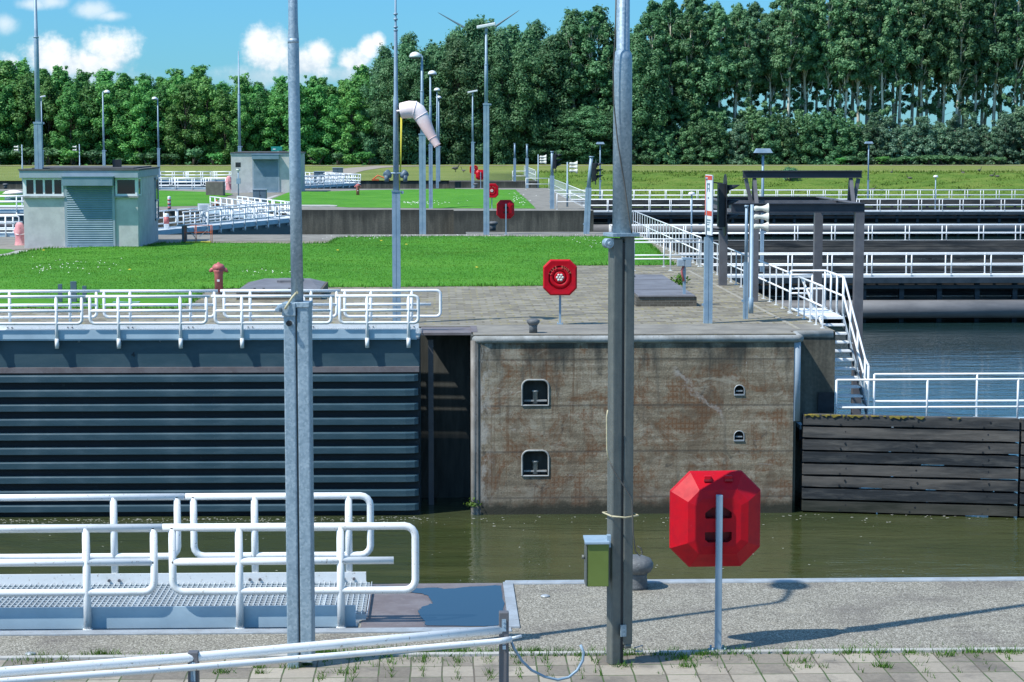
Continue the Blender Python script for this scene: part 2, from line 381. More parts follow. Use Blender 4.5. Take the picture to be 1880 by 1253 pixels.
def blade_mat(name, a, b):
    m, nt = new_mat(name); r = nt.n('ShaderNodeNewGeometry').outputs['Random Per Island']
    pn = nt.noise(nt.coord(True), .55, 5, .65); pm2 = nt.noise(nt.coord(True, (1,.5,1)), .16, 4, .6)
    bs = nt.mix(r, a, b); bs = nt.mix(nt.m('MULTIPLY', nt.step(pn, .50, .68), .5), bs, (a[0]*2.6 + .03, a[1]*1.15, a[2]*1.6)); bs = nt.mix(nt.m('MULTIPLY', nt.step(pm2, .45, .62), .35), bs, (a[0]*.8, a[1]*.7, a[2]))
    finish(nt, bs, .6, 0, None, .3, trans=.35); return m
M['blade'] = blade_mat('grass_blades', (.052,.20,.012), (.12,.33,.034))
M['weed'] = blade_mat('weed_blades', (.035,.13,.012), (.13,.26,.03))
M['petal'] = simple('daisy_petals', (.8,.8,.76), (.75,.74,.68), 5, .6)
M['buttercup'] = simple('buttercup_petals', (.75,.55,.03), (.65,.5,.03), 5, .6)
# water
m, nt = new_mat('canal_water'); v = nt.coord(True)
n1 = nt.noise(nt.coord(True, (.42,1.25,1)), 1.0, 2, .5, .4); n2 = nt.noise(nt.coord(True, (.8,2.2,1)), 3.2, 3, .6)
sep = nt.n('ShaderNodeSeparateXYZ'); nt.set(sep.inputs[0], v)
openw = nt.step(sep.outputs[1], 44, 52)                    # breezier outside the chamber walls
h = nt.m('MULTIPLY', nt.m('ADD', nt.m('MULTIPLY', n1, .75), nt.m('MULTIPLY', n2, .25)), nt.m('ADD', nt.m('MULTIPLY', nt.m('SUBTRACT', 1.0, openw), .75), .72))
murk = nt.mix(openw, nt.mix(nt.step(nt.noise(nt.coord(True, (.25,.6,1)), .6, 5, .6, 1.0), .35, .7), (.042,.054,.018), (.064,.072,.026)), (.012,.034,.036))
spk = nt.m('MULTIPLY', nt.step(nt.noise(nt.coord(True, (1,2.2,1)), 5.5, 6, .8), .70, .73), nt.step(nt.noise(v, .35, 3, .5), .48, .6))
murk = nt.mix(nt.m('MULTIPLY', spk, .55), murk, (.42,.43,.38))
b = finish(nt, murk, .045, 0, nt.bump(h, .5, .085), .5); b.inputs['IOR'].default_value = 1.5
M['water'] = m
m, nt = new_mat('rain_puddle'); b = finish(nt, (.010,.018,.026), .02, 0, nt.bump(nt.noise(nt.coord(True), 3, 2), .01, .002), 1.0); b.inputs['IOR'].default_value = 1.5; M['puddle'] = m
M['damp'] = simple('damp_cover_plate', (.085,.08,.082), (.12,.105,.105), 9, .38, .0, .2, .5, (1,1,1), True)
M['plate'] = simple('rusty_cover_plate', (.20,.175,.175), (.15,.125,.125), 2.5, .6, .1, .2, .4, (1,1,1), True, dirt=((.28,.25,.24), .5))
# painted dark gate steel
def gate_mat(name, a, b_, sheen):
    m, nt = new_mat(name); v = nt.coord(False); f = nt.noise(nt.coord(False, (.5,1,1.5)), 1.7, 6, .7)
    g = nt.noise(v, 9, 5, .75)
    base = nt.mix(nt.step(f, .4, .65), a, b_)
    base = nt.mix(nt.m('MULTIPLY', nt.step(g, .62, .72), .35), base, (.12,.13,.14))
    base = nt.mix(nt.m('MULTIPLY', nt.step(nt.noise(v, 21, 3, .7), .72, .76), .6), base, (.45,.44,.42))
    finish(nt, base, nt.m('ADD', nt.m('MULTIPLY', f, .25), sheen), 0, nt.bump(f, .1, .01), .5); return m
M['gate'] = gate_mat('gate_paint_blue_black', (.034,.074,.095), (.050,.092,.112), .30)
M['gate_rib'] = gate_mat('gate_fender_dark', (.036,.076,.098), (.062,.108,.132), .24)
M['gate_skin'] = gate_mat('gate_skin_shaded', (.008,.012,.017), (.012,.018,.024), .40)  # darkened so the shade between the fender beams sits in the colour
M['gate_deck'] = simple('gate_deck_pale_blue', (.43,.56,.64), (.36,.48,.56), 2, .5)
M['fender_pipe'] = simple('grey_fender_pipe', (.115,.118,.125), (.17,.17,.175), 1.5, .6, 0, .1, .4, (.3,1,1), True)
M['edge_guard'] = simple('worn_edge_guard', (.25,.235,.21), (.14,.125,.105), 3, .7, .1, .3, .5, (1,1,.4), True, dirt=((.36,.36,.35), .6))
M['frame_beam'] = simple('dark_blue_grey_beam', (.035,.037,.048), (.05,.052,.062), 2.2, .5, .1)
M['grating'] = simple('pale_galvanised_grating', (.62,.67,.69), (.52,.57,.60), 4, .45, .1)
M['steel_frame'] = simple('dark_steel_frame', (.115,.113,.122), (.155,.15,.158), 2.2, .55, .15, .1, .5, dirt=((.20,.13,.07), .4))
M['jetty_steel'] = simple('jetty_steel_blue_black', (.022,.034,.045), (.04,.055,.07), 2, .5, .1)
m, nt = new_mat('weathered_fender_timber'); v = nt.coord(True)
gr = nt.noise(nt.coord(True, (.45,4,7.5)), 1.5, 6, .72, .5); f2 = nt.noise(nt.coord(True, (.35,1,2.2)), 1.3, 5, .6)
base = nt.ramp(gr, [(.3, (.010,.012,.014)), (.5, (.026,.030,.034)), (.66, (.075,.074,.070)), (.8, (.15,.14,.125))])
base = nt.mix(nt.m('MULTIPLY', nt.step(f2, .45, .65), .6), base, (.013,.018,.022))
base = nt.mix(nt.m('MULTIPLY', nt.step(nt.noise(v, 2.1, 5, .7), .58, .75), .35), base, (.055,.042,.034))
sep = nt.n('ShaderNodeSeparateXYZ'); nt.set(sep.inputs[0], v)
base = nt.mix(nt.m('SUBTRACT', 1.0, nt.step(nt.m('ADD', sep.outputs[2], nt.m('MULTIPLY', gr, .15)), -3.75, -3.6)), base, (.012,.017,.010))
wn = nt.n('ShaderNodeTexWhiteNoise', noise_dimensions='1D'); nt.set(wn.inputs['W'], nt.m('FLOOR', nt.m('DIVIDE', nt.m('ADD', sep.outputs[2], 4.06), .28125)))
pl_ = nt.m('MULTIPLY', nt.m('POWER', wn.outputs[0], 1.5), nt.step(nt.noise(nt.coord(True, (.5,1,3)), .9, 4, .6), .3, .7))
base = nt.mix(nt.m('MULTIPLY', pl_, .75), base, nt.mix(gr, (.09,.08,.068), (.27,.235,.20)))
finish(nt, base, .75, 0, nt.bump(gr, .5, .015), .35); M['timber'] = m
M['moss'] = simple('yellow_moss', (.30,.22,.045), (.16,.15,.04), 9, .95, 0, .8, .1, (1,1,1), True)
M['block'] = simple('pale_blockwork', (.56,.545,.53), (.47,.46,.45), 2.2, .85, 0, .25, .3, (1,1,1), True, dirt=((.36,.36,.34), .4))
M['trim'] = simple('grey_blue_trim', (.33,.39,.44), (.28,.34,.39), 3, .5)
M['shutter'] = simple('blue_grey_shutter', (.16,.25,.30), (.20,.29,.34), 2, .45, .15)
M['roof'] = simple('bitumen_roof', (.075,.075,.075), (.12,.115,.11), 2, .9)
m, nt = new_mat('dark_glass'); finish(nt, (.012,.016,.02), .05, 0, None, .8); M['glass'] = m
M['black'] = simple('black_signal_housing', (.012,.014,.018), (.025,.027,.032), 5, .5)
M['lens'] = simple('dark_lens', (.02,.03,.025), (.03,.02,.02), 5, .15)
M['horn'] = simple('horn_off_white', (.66,.66,.58), (.56,.56,.50), 5, .45)
M['sign_white'] = simple('sign_white', (.78,.80,.80), (.70,.73,.74), 3, .4)
M['sign_red'] = simple('sign_red', (.62,.06,.03), (.55,.06,.03), 3, .4)
M['sign_ink'] = simple('sign_ink', (.18,.25,.30), (.12,.18,.22), 3, .5)
M['teal'] = simple('teal_sign', (.02,.28,.24), (.02,.24,.21), 3, .4)
M['hydrant'] = simple('faded_hydrant_red', (.50,.14,.135), (.40,.10,.10), 5, .55, 0, .1)
M['rubber'] = simple('black_rubber', (.015,.015,.016), (.03,.03,.03), 5, .6)
M['bollard'] = simple('grey_cast_bollard', (.15,.157,.16), (.095,.10,.105), 6, .65, .1, .4, .4, (1,1,1), False, dirt=((.36,.36,.34), .5))
M['sock'] = simple('faded_windsock_cloth', (.90,.83,.82), (.84,.60,.56), 1.3, .8, 0, .1)
M['sock_in'] = simple('orange_windsock_lining', (.70,.20,.12), (.62,.16,.10), 3, .8)
M['yellow'] = simple('yellow_strap', (.70,.62,.04), (.60,.52,.04), 4, .6)
M['green_box'] = simple('olive_green_cabinet', (.115,.16,.030), (.135,.185,.038), 3, .4)
M['cable'] = simple('grey_cable', (.055,.055,.05), (.09,.085,.075), 4, .6)
M['rope'] = simple('pale_rope', (.55,.50,.33), (.45,.40,.25), 30, .8)
M['pink'] = simple('pink_cover_cloth', (.62,.24,.26), (.70,.36,.36), 3, .7, 0, .4, bdist=.03)
M['orange'] = simple('orange_plastic', (.65,.16,.05), (.55,.13,.04), 4, .5)
M['blue_steel'] = simple('blue_grey_cabinet', (.075,.12,.16), (.10,.15,.19), 3, .5)
M['brownbox'] = simple('brown_grey_concrete_block', (.20,.165,.15), (.15,.125,.115), 3, .85)
M['goose_dark'] = simple('goose_dark_feathers', (.035,.03,.025), (.08,.065,.05), 8, .8)
M['goose_pale'] = simple('goose_pale_feathers', (.15,.135,.115), (.10,.09,.075), 8, .8)
M['turbine'] = simple('turbine_grey', (.13,.20,.25), (.12,.18,.23), .2, .5)
# leaves
def leaf_mat(name, a, b_, c):
    m, nt = new_mat(name); g = nt.n('ShaderNodeNewGeometry'); oi = nt.n('ShaderNodeObjectInfo')
    base = nt.ramp(g.outputs['Random Per Island'], [(0, a), (.55, b_), (1, c)])
    hs = nt.n('ShaderNodeHueSaturation'); nt.set(hs.inputs['Color'], base)
    nt.set(hs.inputs['Hue'], nt.m('ADD', .477, nt.m('MULTIPLY', oi.outputs['Random'], .035)))
    nt.set(hs.inputs['Value'], nt.m('ADD', .74, nt.m('MULTIPLY', nt.m('FRACT', nt.m('MULTIPLY', oi.outputs['Random'], 7.31)), .62)))
    finish(nt, hs.outputs[0], .55, 0, None, .35, trans=.38); return m
M['leaf_bright'] = leaf_mat('leaves_bright_green', (.055,.21,.055), (.10,.32,.080), (.19,.44,.11))
M['leaf_dark'] = leaf_mat('leaves_deep_green', (.055,.155,.066), (.098,.235,.10), (.17,.33,.155))
M['leaf_grey'] = leaf_mat('leaves_grey_green', (.055,.14,.085), (.11,.22,.13), (.26,.38,.26))
M['leaf_pop'] = leaf_mat('leaves_poplar', (.072,.19,.085), (.132,.285,.130), (.23,.385,.19))
M['bark_pale'] = simple('pale_poplar_bark', (.68,.63,.52), (.46,.42,.33), 1.2, .85, 0, .3, .3, (1,1,.4))
M['bark'] = simple('brown_bark', (.10,.085,.065), (.06,.05,.04), 2, .9, 0, .3)
SKY_STR, SUN_STR, EXPO = .15, 4.4, 0.35
SKY_TINT = (.184, .464, .744)
SKY_TINT2 = (.72, 1.05, 1.15)
CLOUD_LO, CLOUD_HI = (3.4, 4.1, 4.7), (5.6, 5.8, 5.9)
# ================================================================== SETTING
EDGE = 9.05           # east end of the three lock islands
WZ = -4.05            # water level
# ---- water
m_ = MB(); m_.sheet([(-420, -60), (420, -60), (420, 226), (-420, 226)], WZ); struct(m_, 'water', M['water'])
# ---- ground sheet to the horizon
gm = MB()
xs = [-5000, -1500, -500, -200, -90, -50, -20, 0, 9.4, 9.6, 20, 40, 60, 80, 120, 220, 600, 1500, 5000]
ys = [204.6, 222, 228, 234, 240, 245, 250, 262, 280, 300, 306, 330, 420, 800, 2500, 9000]
def bank_z(x, y):
    if x < 9.5: return 0.0
    if y <= 222: return -4.6
    if y >= 246: return 0.02
    t = (y - 222) / 24.0
    return -4.6 + 4.62 * (t ** .85)
for y in ys:
    for x in xs: gm.v.append((x, y, bank_z(x, y) + (.0 if y < 300 else .25 * min(1, (y - 300) / 30))))
nx = len(xs)
for j in range(len(ys) - 1):
    for i in range(nx - 1):
        gm.f.append((j*nx+i, j*nx+i+1, (j+1)*nx+i+1, (j+1)*nx+i)); gm.s.append(True)
struct(gm, 'far_bank', M['meadow'])
# tall rough grass sheet on the canal bank (4 cm above the mown sheet)
gm = MB(); xs2 = [9.55 + i * 1.6 for i in range(60)]; ys2 = [223 + i * 1.0 for i in range(24)]
for y in ys2:
    for x in xs2: gm.v.append((x, y, bank_z(x, y) + .06 + .35 * random.random() * (1 if y < 245 else .2)))
nx = len(xs2)
for j in range(len(ys2) - 1):
    for i in range(nx - 1): gm.f.append((j*nx+i, j*nx+i+1, (j+1)*nx+i+1, (j+1)*nx+i)); gm.s.append(True)
tag(gm.build('tall_grass', M['bank']), 'rough yellow green grass covering the canal bank', 'grass', kind='stuff')
# pale road along the wood
m_ = MB(); m_.add([(-220, 301.0, .05), (220, 301.0, .05), (220, 304.2, .06), (-220, 304.2, .06)], [(0,1,2,3)]); struct(m_, 'road', M['path'])
# curved service path on the far bank
def strip_poly(pts_px, z=.02):
    return [(*G(px, py),) for px, py in pts_px]
def px_sheet(name, pts, mat, z=.008):
    m_ = MB(); m_.sheet([G(*p) for p in pts], z); return struct(m_, name, mat)
px_sheet('path', [(560,322), (640,309), (690,305.2), (830,305.2), (735,306.5), (700,309), (668,314), (640,322), (620,330), (540,331)], M['path'], .03)

# ---- near quay
def island(name, poly, mat_top, mat_side, zb=-6.5, zt=0.0):
    m_ = MB(); m_.prism(poly, zb, zt)
    o = struct(m_, name, [mat_side, mat_top])
    for p in o.data.polygons: p.material_index = 1 if p.normal.z > .5 else 0
    return o
NQ = 20.45
island('near_quay', [(-40, -25), (40, -25), (40, NQ), (-.78, NQ), (-.78, 18.62), (-40, 18.62)], M['aggregate'], M['sidewall'])
m_ = MB(); m_.sheet([(-30, 2), (30, 2), (30, 17.50), (-30, 17.62)], .006); struct(m_, 'slab_paving', M['paver'])
m_ = MB(); m_.box(-30, 17.585, -.1, 30, 17.665, .022); o = struct(m_, 'kerb_strip', M['pathstone'])
m_ = MB(); m_.box(.62, NQ - .002, -.25, 40, NQ + .13, .02); struct(m_, 'quay_edge', M['steel_edge'], .015)
m_ = MB(); m_.box(-30, 18.46, -.3, .62, 18.619, .012); m_.box(.60, 18.6, -.3, .70, NQ + .05, .018); struct(m_, 'recess_kerb', M['steel_edge'])
m_ = MB(); m_.box(-.76, 18.63, -.12, .595, NQ + .06, .006); struct(m_, 'cover_plate', M['plate'])
pud = [(882,1158),(905,1157),(921,1149),(925,1110),(918,1078),(905,1077),(880,1079),(850,1081),(815,1084),(800,1081),(770,1083),(742,1080),(720,1079),(700,1078),(692,1081),(698,1085),(720,1087),(742,1090),(770,1091),(783,1095),(792,1103),(796,1109),(788,1112),(775,1117),(768,1124),(772,1133),(778,1141),(782,1151)]
pp = []
pq = [G(x, min(y, 1152)) for x, y in pud]
for i in range(len(pq)):
    a = Vector((*pq[i], 0)); b = Vector((*pq[(i+1) % len(pq)], 0))
    for k in range(4):
        q = a.lerp(b, k / 4); pp.append((q.x + random.uniform(-.010, .010), q.y + random.uniform(-.012, .012)))
m_ = MB(); m_.sheet(pp, .0115); struct(m_, 'puddle', M['puddle'])
cx_ = sum(p[0] for p in pp)/len(pp); cy_ = sum(p[1] for p in pp)/len(pp)
m_ = MB(); m_.sheet([(max(-.74, min(.585, cx_ + (p[0]-cx_)*1.05 + random.uniform(-.012, .012))), max(18.65, min(NQ + .045, cy_ + (p[1]-cy_)*1.07 + random.uniform(-.012, .012)))) for p in pp], .0085); struct(m_, 'damp_patch', M['damp'])

# ---- the lock islands
I1Y0, I1Y1 = 46.2, 96.4
island('lock_island', [(-130, 48.6), (.70, 48.6), (.70, 46.52), (8.02, 46.52), (8.02, 47.2), (EDGE, 47.2), (EDGE, I1Y1), (1.1, I1Y1), (1.1, 94.2), (-130, 94.2)], M['island_paver'], M['sidewall'])
island('lock_island', [(-130, 125.4), (.70, 125.4), (.70, 123.6), (EDGE, 123.6), (EDGE, 176.3), (1.1, 176.3), (1.1, 174.3), (-130, 174.3)], M['apron'], M['sidewall'])
island('lock_island', [(-130, 204.7), (.70, 204.7), (.70, 202.6), (9.5, 202.6), (9.5, 206), (-130, 206)], M['apron'], M['sidewall'])
# apron strip along the first island and its back edge
m_ = MB(); m_.sheet([(.72, 46.6), (8.0, 46.6), (8.0, 47.26), (EDGE - .05, 47.26), (EDGE - .05, 49.0), (-130, 49.0), (-130, 48.62), (.72, 48.62)], .005); struct(m_, 'concrete_apron', M['apron'])
m_ = MB(); m_.sheet([(-130, 88.0), (EDGE - .05, 88.6), (EDGE - .05, I1Y1 - .3), (1.1, I1Y1 - .3), (1.1, 94.1), (-130, 94.1)], .005); struct(m_, 'concrete_apron', M['apron'])
# raised kerb line near the island end
m_ = MB(); m_.bar((8.28, 47.6, .008), (8.18, 68.4, .008), .09, .02); struct(m_, 'kerb_strip', M['apron_line'])
def lawn(name, pts, nx=70, ny=40, amp=.10, sub=None):
    """gently domed turf with an irregular outline"""
    P = [G(*p) for p in pts]
    # densify and roughen the outline
    Q = []
    for i in range(len(P)):
        a, b = Vector((*P[i], 0)), Vector((*P[(i+1) % len(P)], 0)); n = max(1, int((b - a).length / .35))
        for k in range(n):
            q = a.lerp(b, k / n); Q.append((q.x + random.uniform(-.05, .05), q.y + random.uniform(-.09, .09)))
    bm = bmesh.new(); vs = [bm.verts.new((x, y, 0)) for x, y in Q]
    es = [bm.edges.new((vs[i], vs[(i+1) % len(vs)])) for i in range(len(vs))]
    bmesh.ops.triangle_fill(bm, use_beauty=True, use_dissolve=False, edges=es, normal=(0,0,1))
    x0, x1 = min(q[0] for q in Q), max(q[0] for q in Q); y0, y1 = min(q[1] for q in Q), max(q[1] for q in Q)
    for i in range(1, 40):
        bmesh.ops.bisect_plane(bm, geom=bm.verts[:] + bm.edges[:] + bm.faces[:], plane_co=(0, y0 + (y1-y0)*i/40, 0), plane_no=(0,1,0))
    for i in range(1, 24):
        bmesh.ops.bisect_plane(bm, geom=bm.verts[:] + bm.edges[:] + bm.faces[:], plane_co=(max(x0,-40) + (x1-max(x0,-40))*i/24, 0, 0), plane_no=(1,0,0))
    bm.normal_update()
    bnd = [v for v in bm.verts if v.is_boundary]
    bxy = np.array([(v.co.x, v.co.y) for v in bnd])
    for v in bm.verts:
        if v.is_boundary: v.co.z = .012; continue
        d = np.sqrt(((bxy - (v.co.x, v.co.y))**2).sum(1).min())
        v.co.z = .02 + amp * min(1, d / 1.5) * (.7 + .5 * math.sin(v.co.x * .7 + 1.3) * math.sin(v.co.y * .45) + .2 * random.random())
    for f in bm.faces:
        f.smooth = True
        if f.normal.z < 0: f.normal_flip()
    me = bpy.data.meshes.new(name); bm.to_mesh(me); bm.free(); me.materials.append(M['lawn'])
    o = bpy.data.objects.new(name, me); col.objects.link(o); o['kind'] = 'structure'; return o
L1 = [(-500,566),(330,567),(362,549),(374,531),(592,528),(1000,525),(1030,505),(1052,488),(1236,487),(1206,462),(1178,440),(1150,435.5),(640,436.5),(622,438),(606,447),(555,449),(390,448.5),(300,447),(265,455),(90,457),(62,461),(20,470),(-60,484),(-500,486)]
lawn1 = lawn('lawn', L1)
lawn('lawn', [(-500,474),(-60,478),(-10,470),(30,462),(20,458.5),(-60,458),(-500,458)], amp=.05)
px_sheet('path', [(-60,485),(20,470.5),(64,461),(66,459.5),(34,460.5),(0,467),(-60,479)], M['pathstone'], .010)
lawn('lawn', [(556,377),(640,381.5),(800,383),(984,383.5),(966,366),(946,348.5),(800,349),(690,350),(600,352),(530,353.5),(514,360),(486,372)], amp=.10)
lawn('lawn', [(-420,352),(300,352),(408,353.2),(428,357),(404,366),(380,378),(300,380),(-420,380)], amp=.08)
px_sheet('path', [(446,378),(505,359),(515,358),(480,372),(470,380)], M['pathstone'], .012)

# ================================================================== LOCK WALL (first chamber, far side)
lw = thing('lock_wall', 'rust stained concrete chamber wall with two large and two small mooring recesses', 'wall', (0,0,0))
WY = 46.2
def arch(cx, cz, w, h, r):
    p = [(cx - w/2, cz - h/2), (cx + w/2, cz - h/2)]
    for k in range(7):
        a = R(90) * k / 6; p.append((cx + w/2 - r + r*math.cos(a), cz + h/2 - r + r*math.sin(a)))
    for k in range(7):
        a = R(90) + R(90) * k / 6; p.append((cx - w/2 + r + r*math.cos(a), cz + h/2 - r + r*math.sin(a)))
    return p
big = [(983, 721.5), (983, 851)]; small = [(1357.5, 717), (1357, 801)]
holes = []; nb = []
for px, py in big:
    x, z = D(px, py, WY); holes.append(arch(x, z, .58, .56, .14)); nb.append((x, z))
ns = []
for px, py in small:
    x, z = D(px, py, WY); holes.append(arch(x, z, .21, .22, .10)); ns.append((x, z))
X0, X1 = .86, 7.93
plate, pk = hole_plate([(X0, -6.4), (X1, -6.4), (X1, -.12), (X0, -.12)], holes, lambda u, v, d: (u, WY + d, v), .27)
plate.build('wall_face', M['wall'], lw)
fr = MB()
for (x, z), p in zip(nb, pk[:2]):
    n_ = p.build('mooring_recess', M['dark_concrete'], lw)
    f = MB(); lp = arch(x, z, .60, .58, .15); f.tube([(a, WY - .004, b) for a, b in lp] + [(lp[0][0], WY - .004, lp[0][1])], .022, 6, False)
    f.build('recess_rim', M['coping'], n_)
    q = MB(); q.lathe([(.055, -.24), (.055, .02), (.075, .03), (.075, .06), (0, .065)], 14, (x, WY + .12, z - .02)); q.bar((x - .26, WY + .10, z - .19), (x + .26, WY + .10, z - .19), .05, .035)
    q.build('recessed_bollard', M['coping'], n_)
for (x, z), p in zip(ns, pk[2:]):
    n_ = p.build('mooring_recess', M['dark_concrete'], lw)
    f = MB(); lp = arch(x, z, .225, .235, .11); f.tube([(a, WY - .003, b) for a, b in lp] + [(lp[0][0], WY - .003, lp[0][1])], .012, 6, False); f.bar((x-.11, WY-.006, z-.10), (x+.115, WY-.006, z-.10), .03, .03)
    f.build('recess_rim', M['steel_edge'], n_)
    q = MB(); q.bar((x - .075, WY + .03, z - .015), (x + .075, WY + .03, z - .015), .03, .03); q.build('mooring_bar', M['steel_edge'], n_)
# coping, rounded steel noses
c = MB(); c.tube([(.74, WY + .20, -.12), (.80, WY + .06, -.11), (.98, WY + .02, -.105), (8.0, WY + .02, -.105), (8.08, WY + .10, -.105), (8.10, WY + .95, -.105), (8.2, WY + 1.03, -.105), (EDGE - .05, WY + 1.03, -.105)], .085, 12)
c.v = [(a, b_, z + .03) for a, b_, z in c.v]; c.build('coping', M['coping'], lw)
c = MB(); c.box(.86, WY + .03, -.12, 8.05, WY + .33, -.02); c.build('coping', M['coping'], lw)
g_ = MB(); g_.box(.70, WY + .02, -6.4, .80, WY + .32, -.11); g_.box(.80, WY + .045, -6.4, .862, WY + .3, -.13); g_.tube([(.70, WY + .07, -6.4), (.70, WY + .07, -.10)], .07, 10)
cg = g_.build('corner_guard', M['edge_guard'], lw)
b_ = MB()
for k in range(8): b_.lathe([(.022, 0), (.022, .02), (0, .022)], 8, (.74, WY + .02, -.45 - .44 * k), ax='y')
b_.build('bolts', M['black'], cg)
g_ = MB(); g_.tube([(8.0, WY + .10, -1.95), (8.0, WY + .10, -.12)], .10, 12); g_.box(7.93, WY + .01, -1.95, 8.0, WY + .30, -.13); g_.box(8.0, WY + .10, -1.95, 8.09, WY + .98, -.13)
g_.build('corner_guard', M['trim'], lw)
g_ = MB(); g_.box(7.93, WY + .03, -6.4, 7.99, WY + .31, -1.96); g_.build('chipped_edge', M['sidewall'], lw)
s_ = MB(); s_.box(8.03, WY + .985, -6.4, EDGE - .003, WY + 1.05, -.12); s_.build('return_wall', M['sidewall'], lw)
s_ = MB(); s_.box(8.66, WY + .93, -1.87, EDGE - .01, WY + .984, -1.42); s_.build('access_opening', M['black'], lw)
# gate recess: back wall, end post, cover
rc = thing('gate_recess', 'dark gate recess between blue black gate and stained wall', 'wall recess', (0,0,0))
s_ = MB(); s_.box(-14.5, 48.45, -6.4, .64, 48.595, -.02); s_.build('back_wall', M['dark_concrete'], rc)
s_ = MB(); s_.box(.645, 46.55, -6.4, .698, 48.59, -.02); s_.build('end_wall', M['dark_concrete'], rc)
s_ = MB(); s_.box(-.33, 47.5, -6.4, -.21, 47.62, -.2); s_.build('guide_post', M['steel_frame'], rc)
# grid in the shaft throwing its chequered shade
s_ = MB(); s_.box(-.50, 47.15, -.06, .78, 48.58, -.005); s_.box(.66, 47.15, -.07, .80, 48.62, .015); s_.build('cover_plate', M['plate'], rc)
# ================================================================== LOCK GATES
def gate_panel(x0, x1, y, z0, h, open_end=0.0, r=.035):
    """tubular panel: closed loop with rounded lower corners + middle rail"""
    m_ = MB(); rc_ = .10; zt, zb = z0 + h, z0 + .20
    def arc(cx, cz, a0, a1): return [(cx + rc_*math.cos(R(a0 + (a1-a0)*k/4)), y, cz + rc_*math.sin(R(a0 + (a1-a0)*k/4))) for k in range(5)]
    lower = [(x0, y, zt)] + arc(x0 + rc_, zb + rc_, 180, 270) + arc(x1 - rc_, zb + rc_, 270, 360) + ([(x1, y, zt)] if not open_end else arc(x1 - rc_, zt - rc_, 0, 90))
    if open_end: m_.tube(lower + [(x0 - .085, y, zt)], r, 10)
    else:
        m_.tube(lower, r, 10); m_.tube([(x0 - .085, y, zt), (x1 + .083, y, zt)], r, 10)
    m_.tube([(x0, y, z0 + h*.60), (x1 - open_end, y, z0 + h*.60)], r, 10)
    return m_
def lock_gate(label, loc, rz, panels_a, posts_a, panels_b, posts_b, length=14.4, detail=True, group='lock gate leaves', w=1.62, h=.80, z0=.12):
    """local frame: x from hinge (-length) to mitre end (0), y 0 = side with the outside posts"""
    root = thing('lock_gate', label, 'lock gate', loc, rz, group)
    s_ = MB(); s_.box(-length, .10, -.79, -.02, .20, -.06); s_.build('skin_plate', M['gate'], root)
    s_ = MB(); s_.box(-length, .09, -6.2, -.02, .20, -.795); s_.build('lower_skin_plate', M['gate_skin'], root)
    s_ = MB(); s_.box(-length, 1.30, -6.2, -.02, 1.42, -.06); s_.box(-.16, .2, -6.2, -.03, 1.3, -.06); s_.build('back_plate', M['gate'], root)
    s_ = MB(); s_.box(-length, .02, -.80, -.03, .11, -.68); s_.build('lip_beam', M['plate'], root)
    rib = None
    for k in range(11):
        zc = -.93 - .326 * k
        if rib is None:
            q = MB(); q.v = []
            # U-shaped fender beam, rounded at the mitre end
            prof = [(-.085, -.075), (-.085, .065), (-.06, .088), (.10, .088), (.10, -.075)]
            n0 = len(prof); vs = []
            for xx, sc in ((-length, 1), (-.34, 1), (-.14, .8), (-.05, .35)):
                for yy, zz in prof: vs.append((xx, .08 + (yy - .08) * sc, zz))
            fs = []
            for i in range(3):
                for j in range(n0): j2 = (j+1) % n0; fs.append((i*n0+j, (i+1)*n0+j, (i+1)*n0+j2, i*n0+j2))
            fs += [tuple(range(n0)), tuple(3*n0 + j for j in reversed(range(n0)))]
            q.add(vs, fs)
            rib = q.build('fender_beam', M['gate_rib'], root, .012); rib.location = (0, 0, zc)
        else: dup(rib, root, (0, 0, zc))
    # walkway grating
    gl = min(length, 9.5) if detail else length
    q = MB()
    if detail:
        k = 0.0
        while k < gl: q.box(-k - .006, .10, .025, -k, w - .10, .058); k += .052
        for j in range(15):
            yy = .12 + j * (w - .24) / 14; q.box(-gl, yy - .005, .034, -.02, yy + .005, .052)
        q.box(-gl - .01, .095, -.02, -.01, .10, .06); q.box(-length, .1, .0, -gl - .02, w - .1, .055)
        for j in range(6): q.box(-.4 - j*1.8, .1, -.12, -.46 - j*1.8, w - .1, .023)
    else: q.box(-length, .10, .05, -.02, w - .10, .115)
    q.build('walkway_grating', M['grating'], root)
    q = MB(); q.box(-length, -.015, -.03, -.10, -.002, .17); q.box(-length, .0, -.065, -.08, .16, -.032); q.build('toe_board', M['gate_deck'], root)
    q = MB(); q.box(-length, w - .10, .02, -.06, w - .085, .155); q.build('toe_board', M['white'], root)
    q = MB(); q.box(-length, w-.16, -.065, -.08, w-.02, .04); q.build('edge_beam', M['gate'], root)
    def rail(panels, posts, y, out):
        pm_ = None
        for i, (a, b, oe) in enumerate(panels):
            pn = gate_panel(a, b, y, z0, h, oe).build('railing_panel', M['white'], root)
            for xx in posts:
                if a - .06 < xx < b + .06:
                    if pm_ is None:
                        q = MB(); zb = -.24 if out else .06
                        q.tube([(0, 0, zb), (0, 0, z0 + h)], .036, 10)
                        if out: q.tube([(0, 0, zb), (0, 0, zb + .22)], .045, 10); q.box(-.03, .03, -.2, .03, .14, -.12)
                        pm_ = q.build('post', M['white'], pn); pm_.location = (xx, y, 0)
                        if not out:
                            bb = MB()
                            for dx in (-.05, .05): bb.lathe([(.016, 0), (.016, .03), (0, .032)], 8, (dx, -.05, .16), ax='y')
                    else: dup(pm_, pn, (xx, y, 0))
    rail(panels_a, posts_a, -.06, True); rail(panels_b, posts_b, w - .06, False)
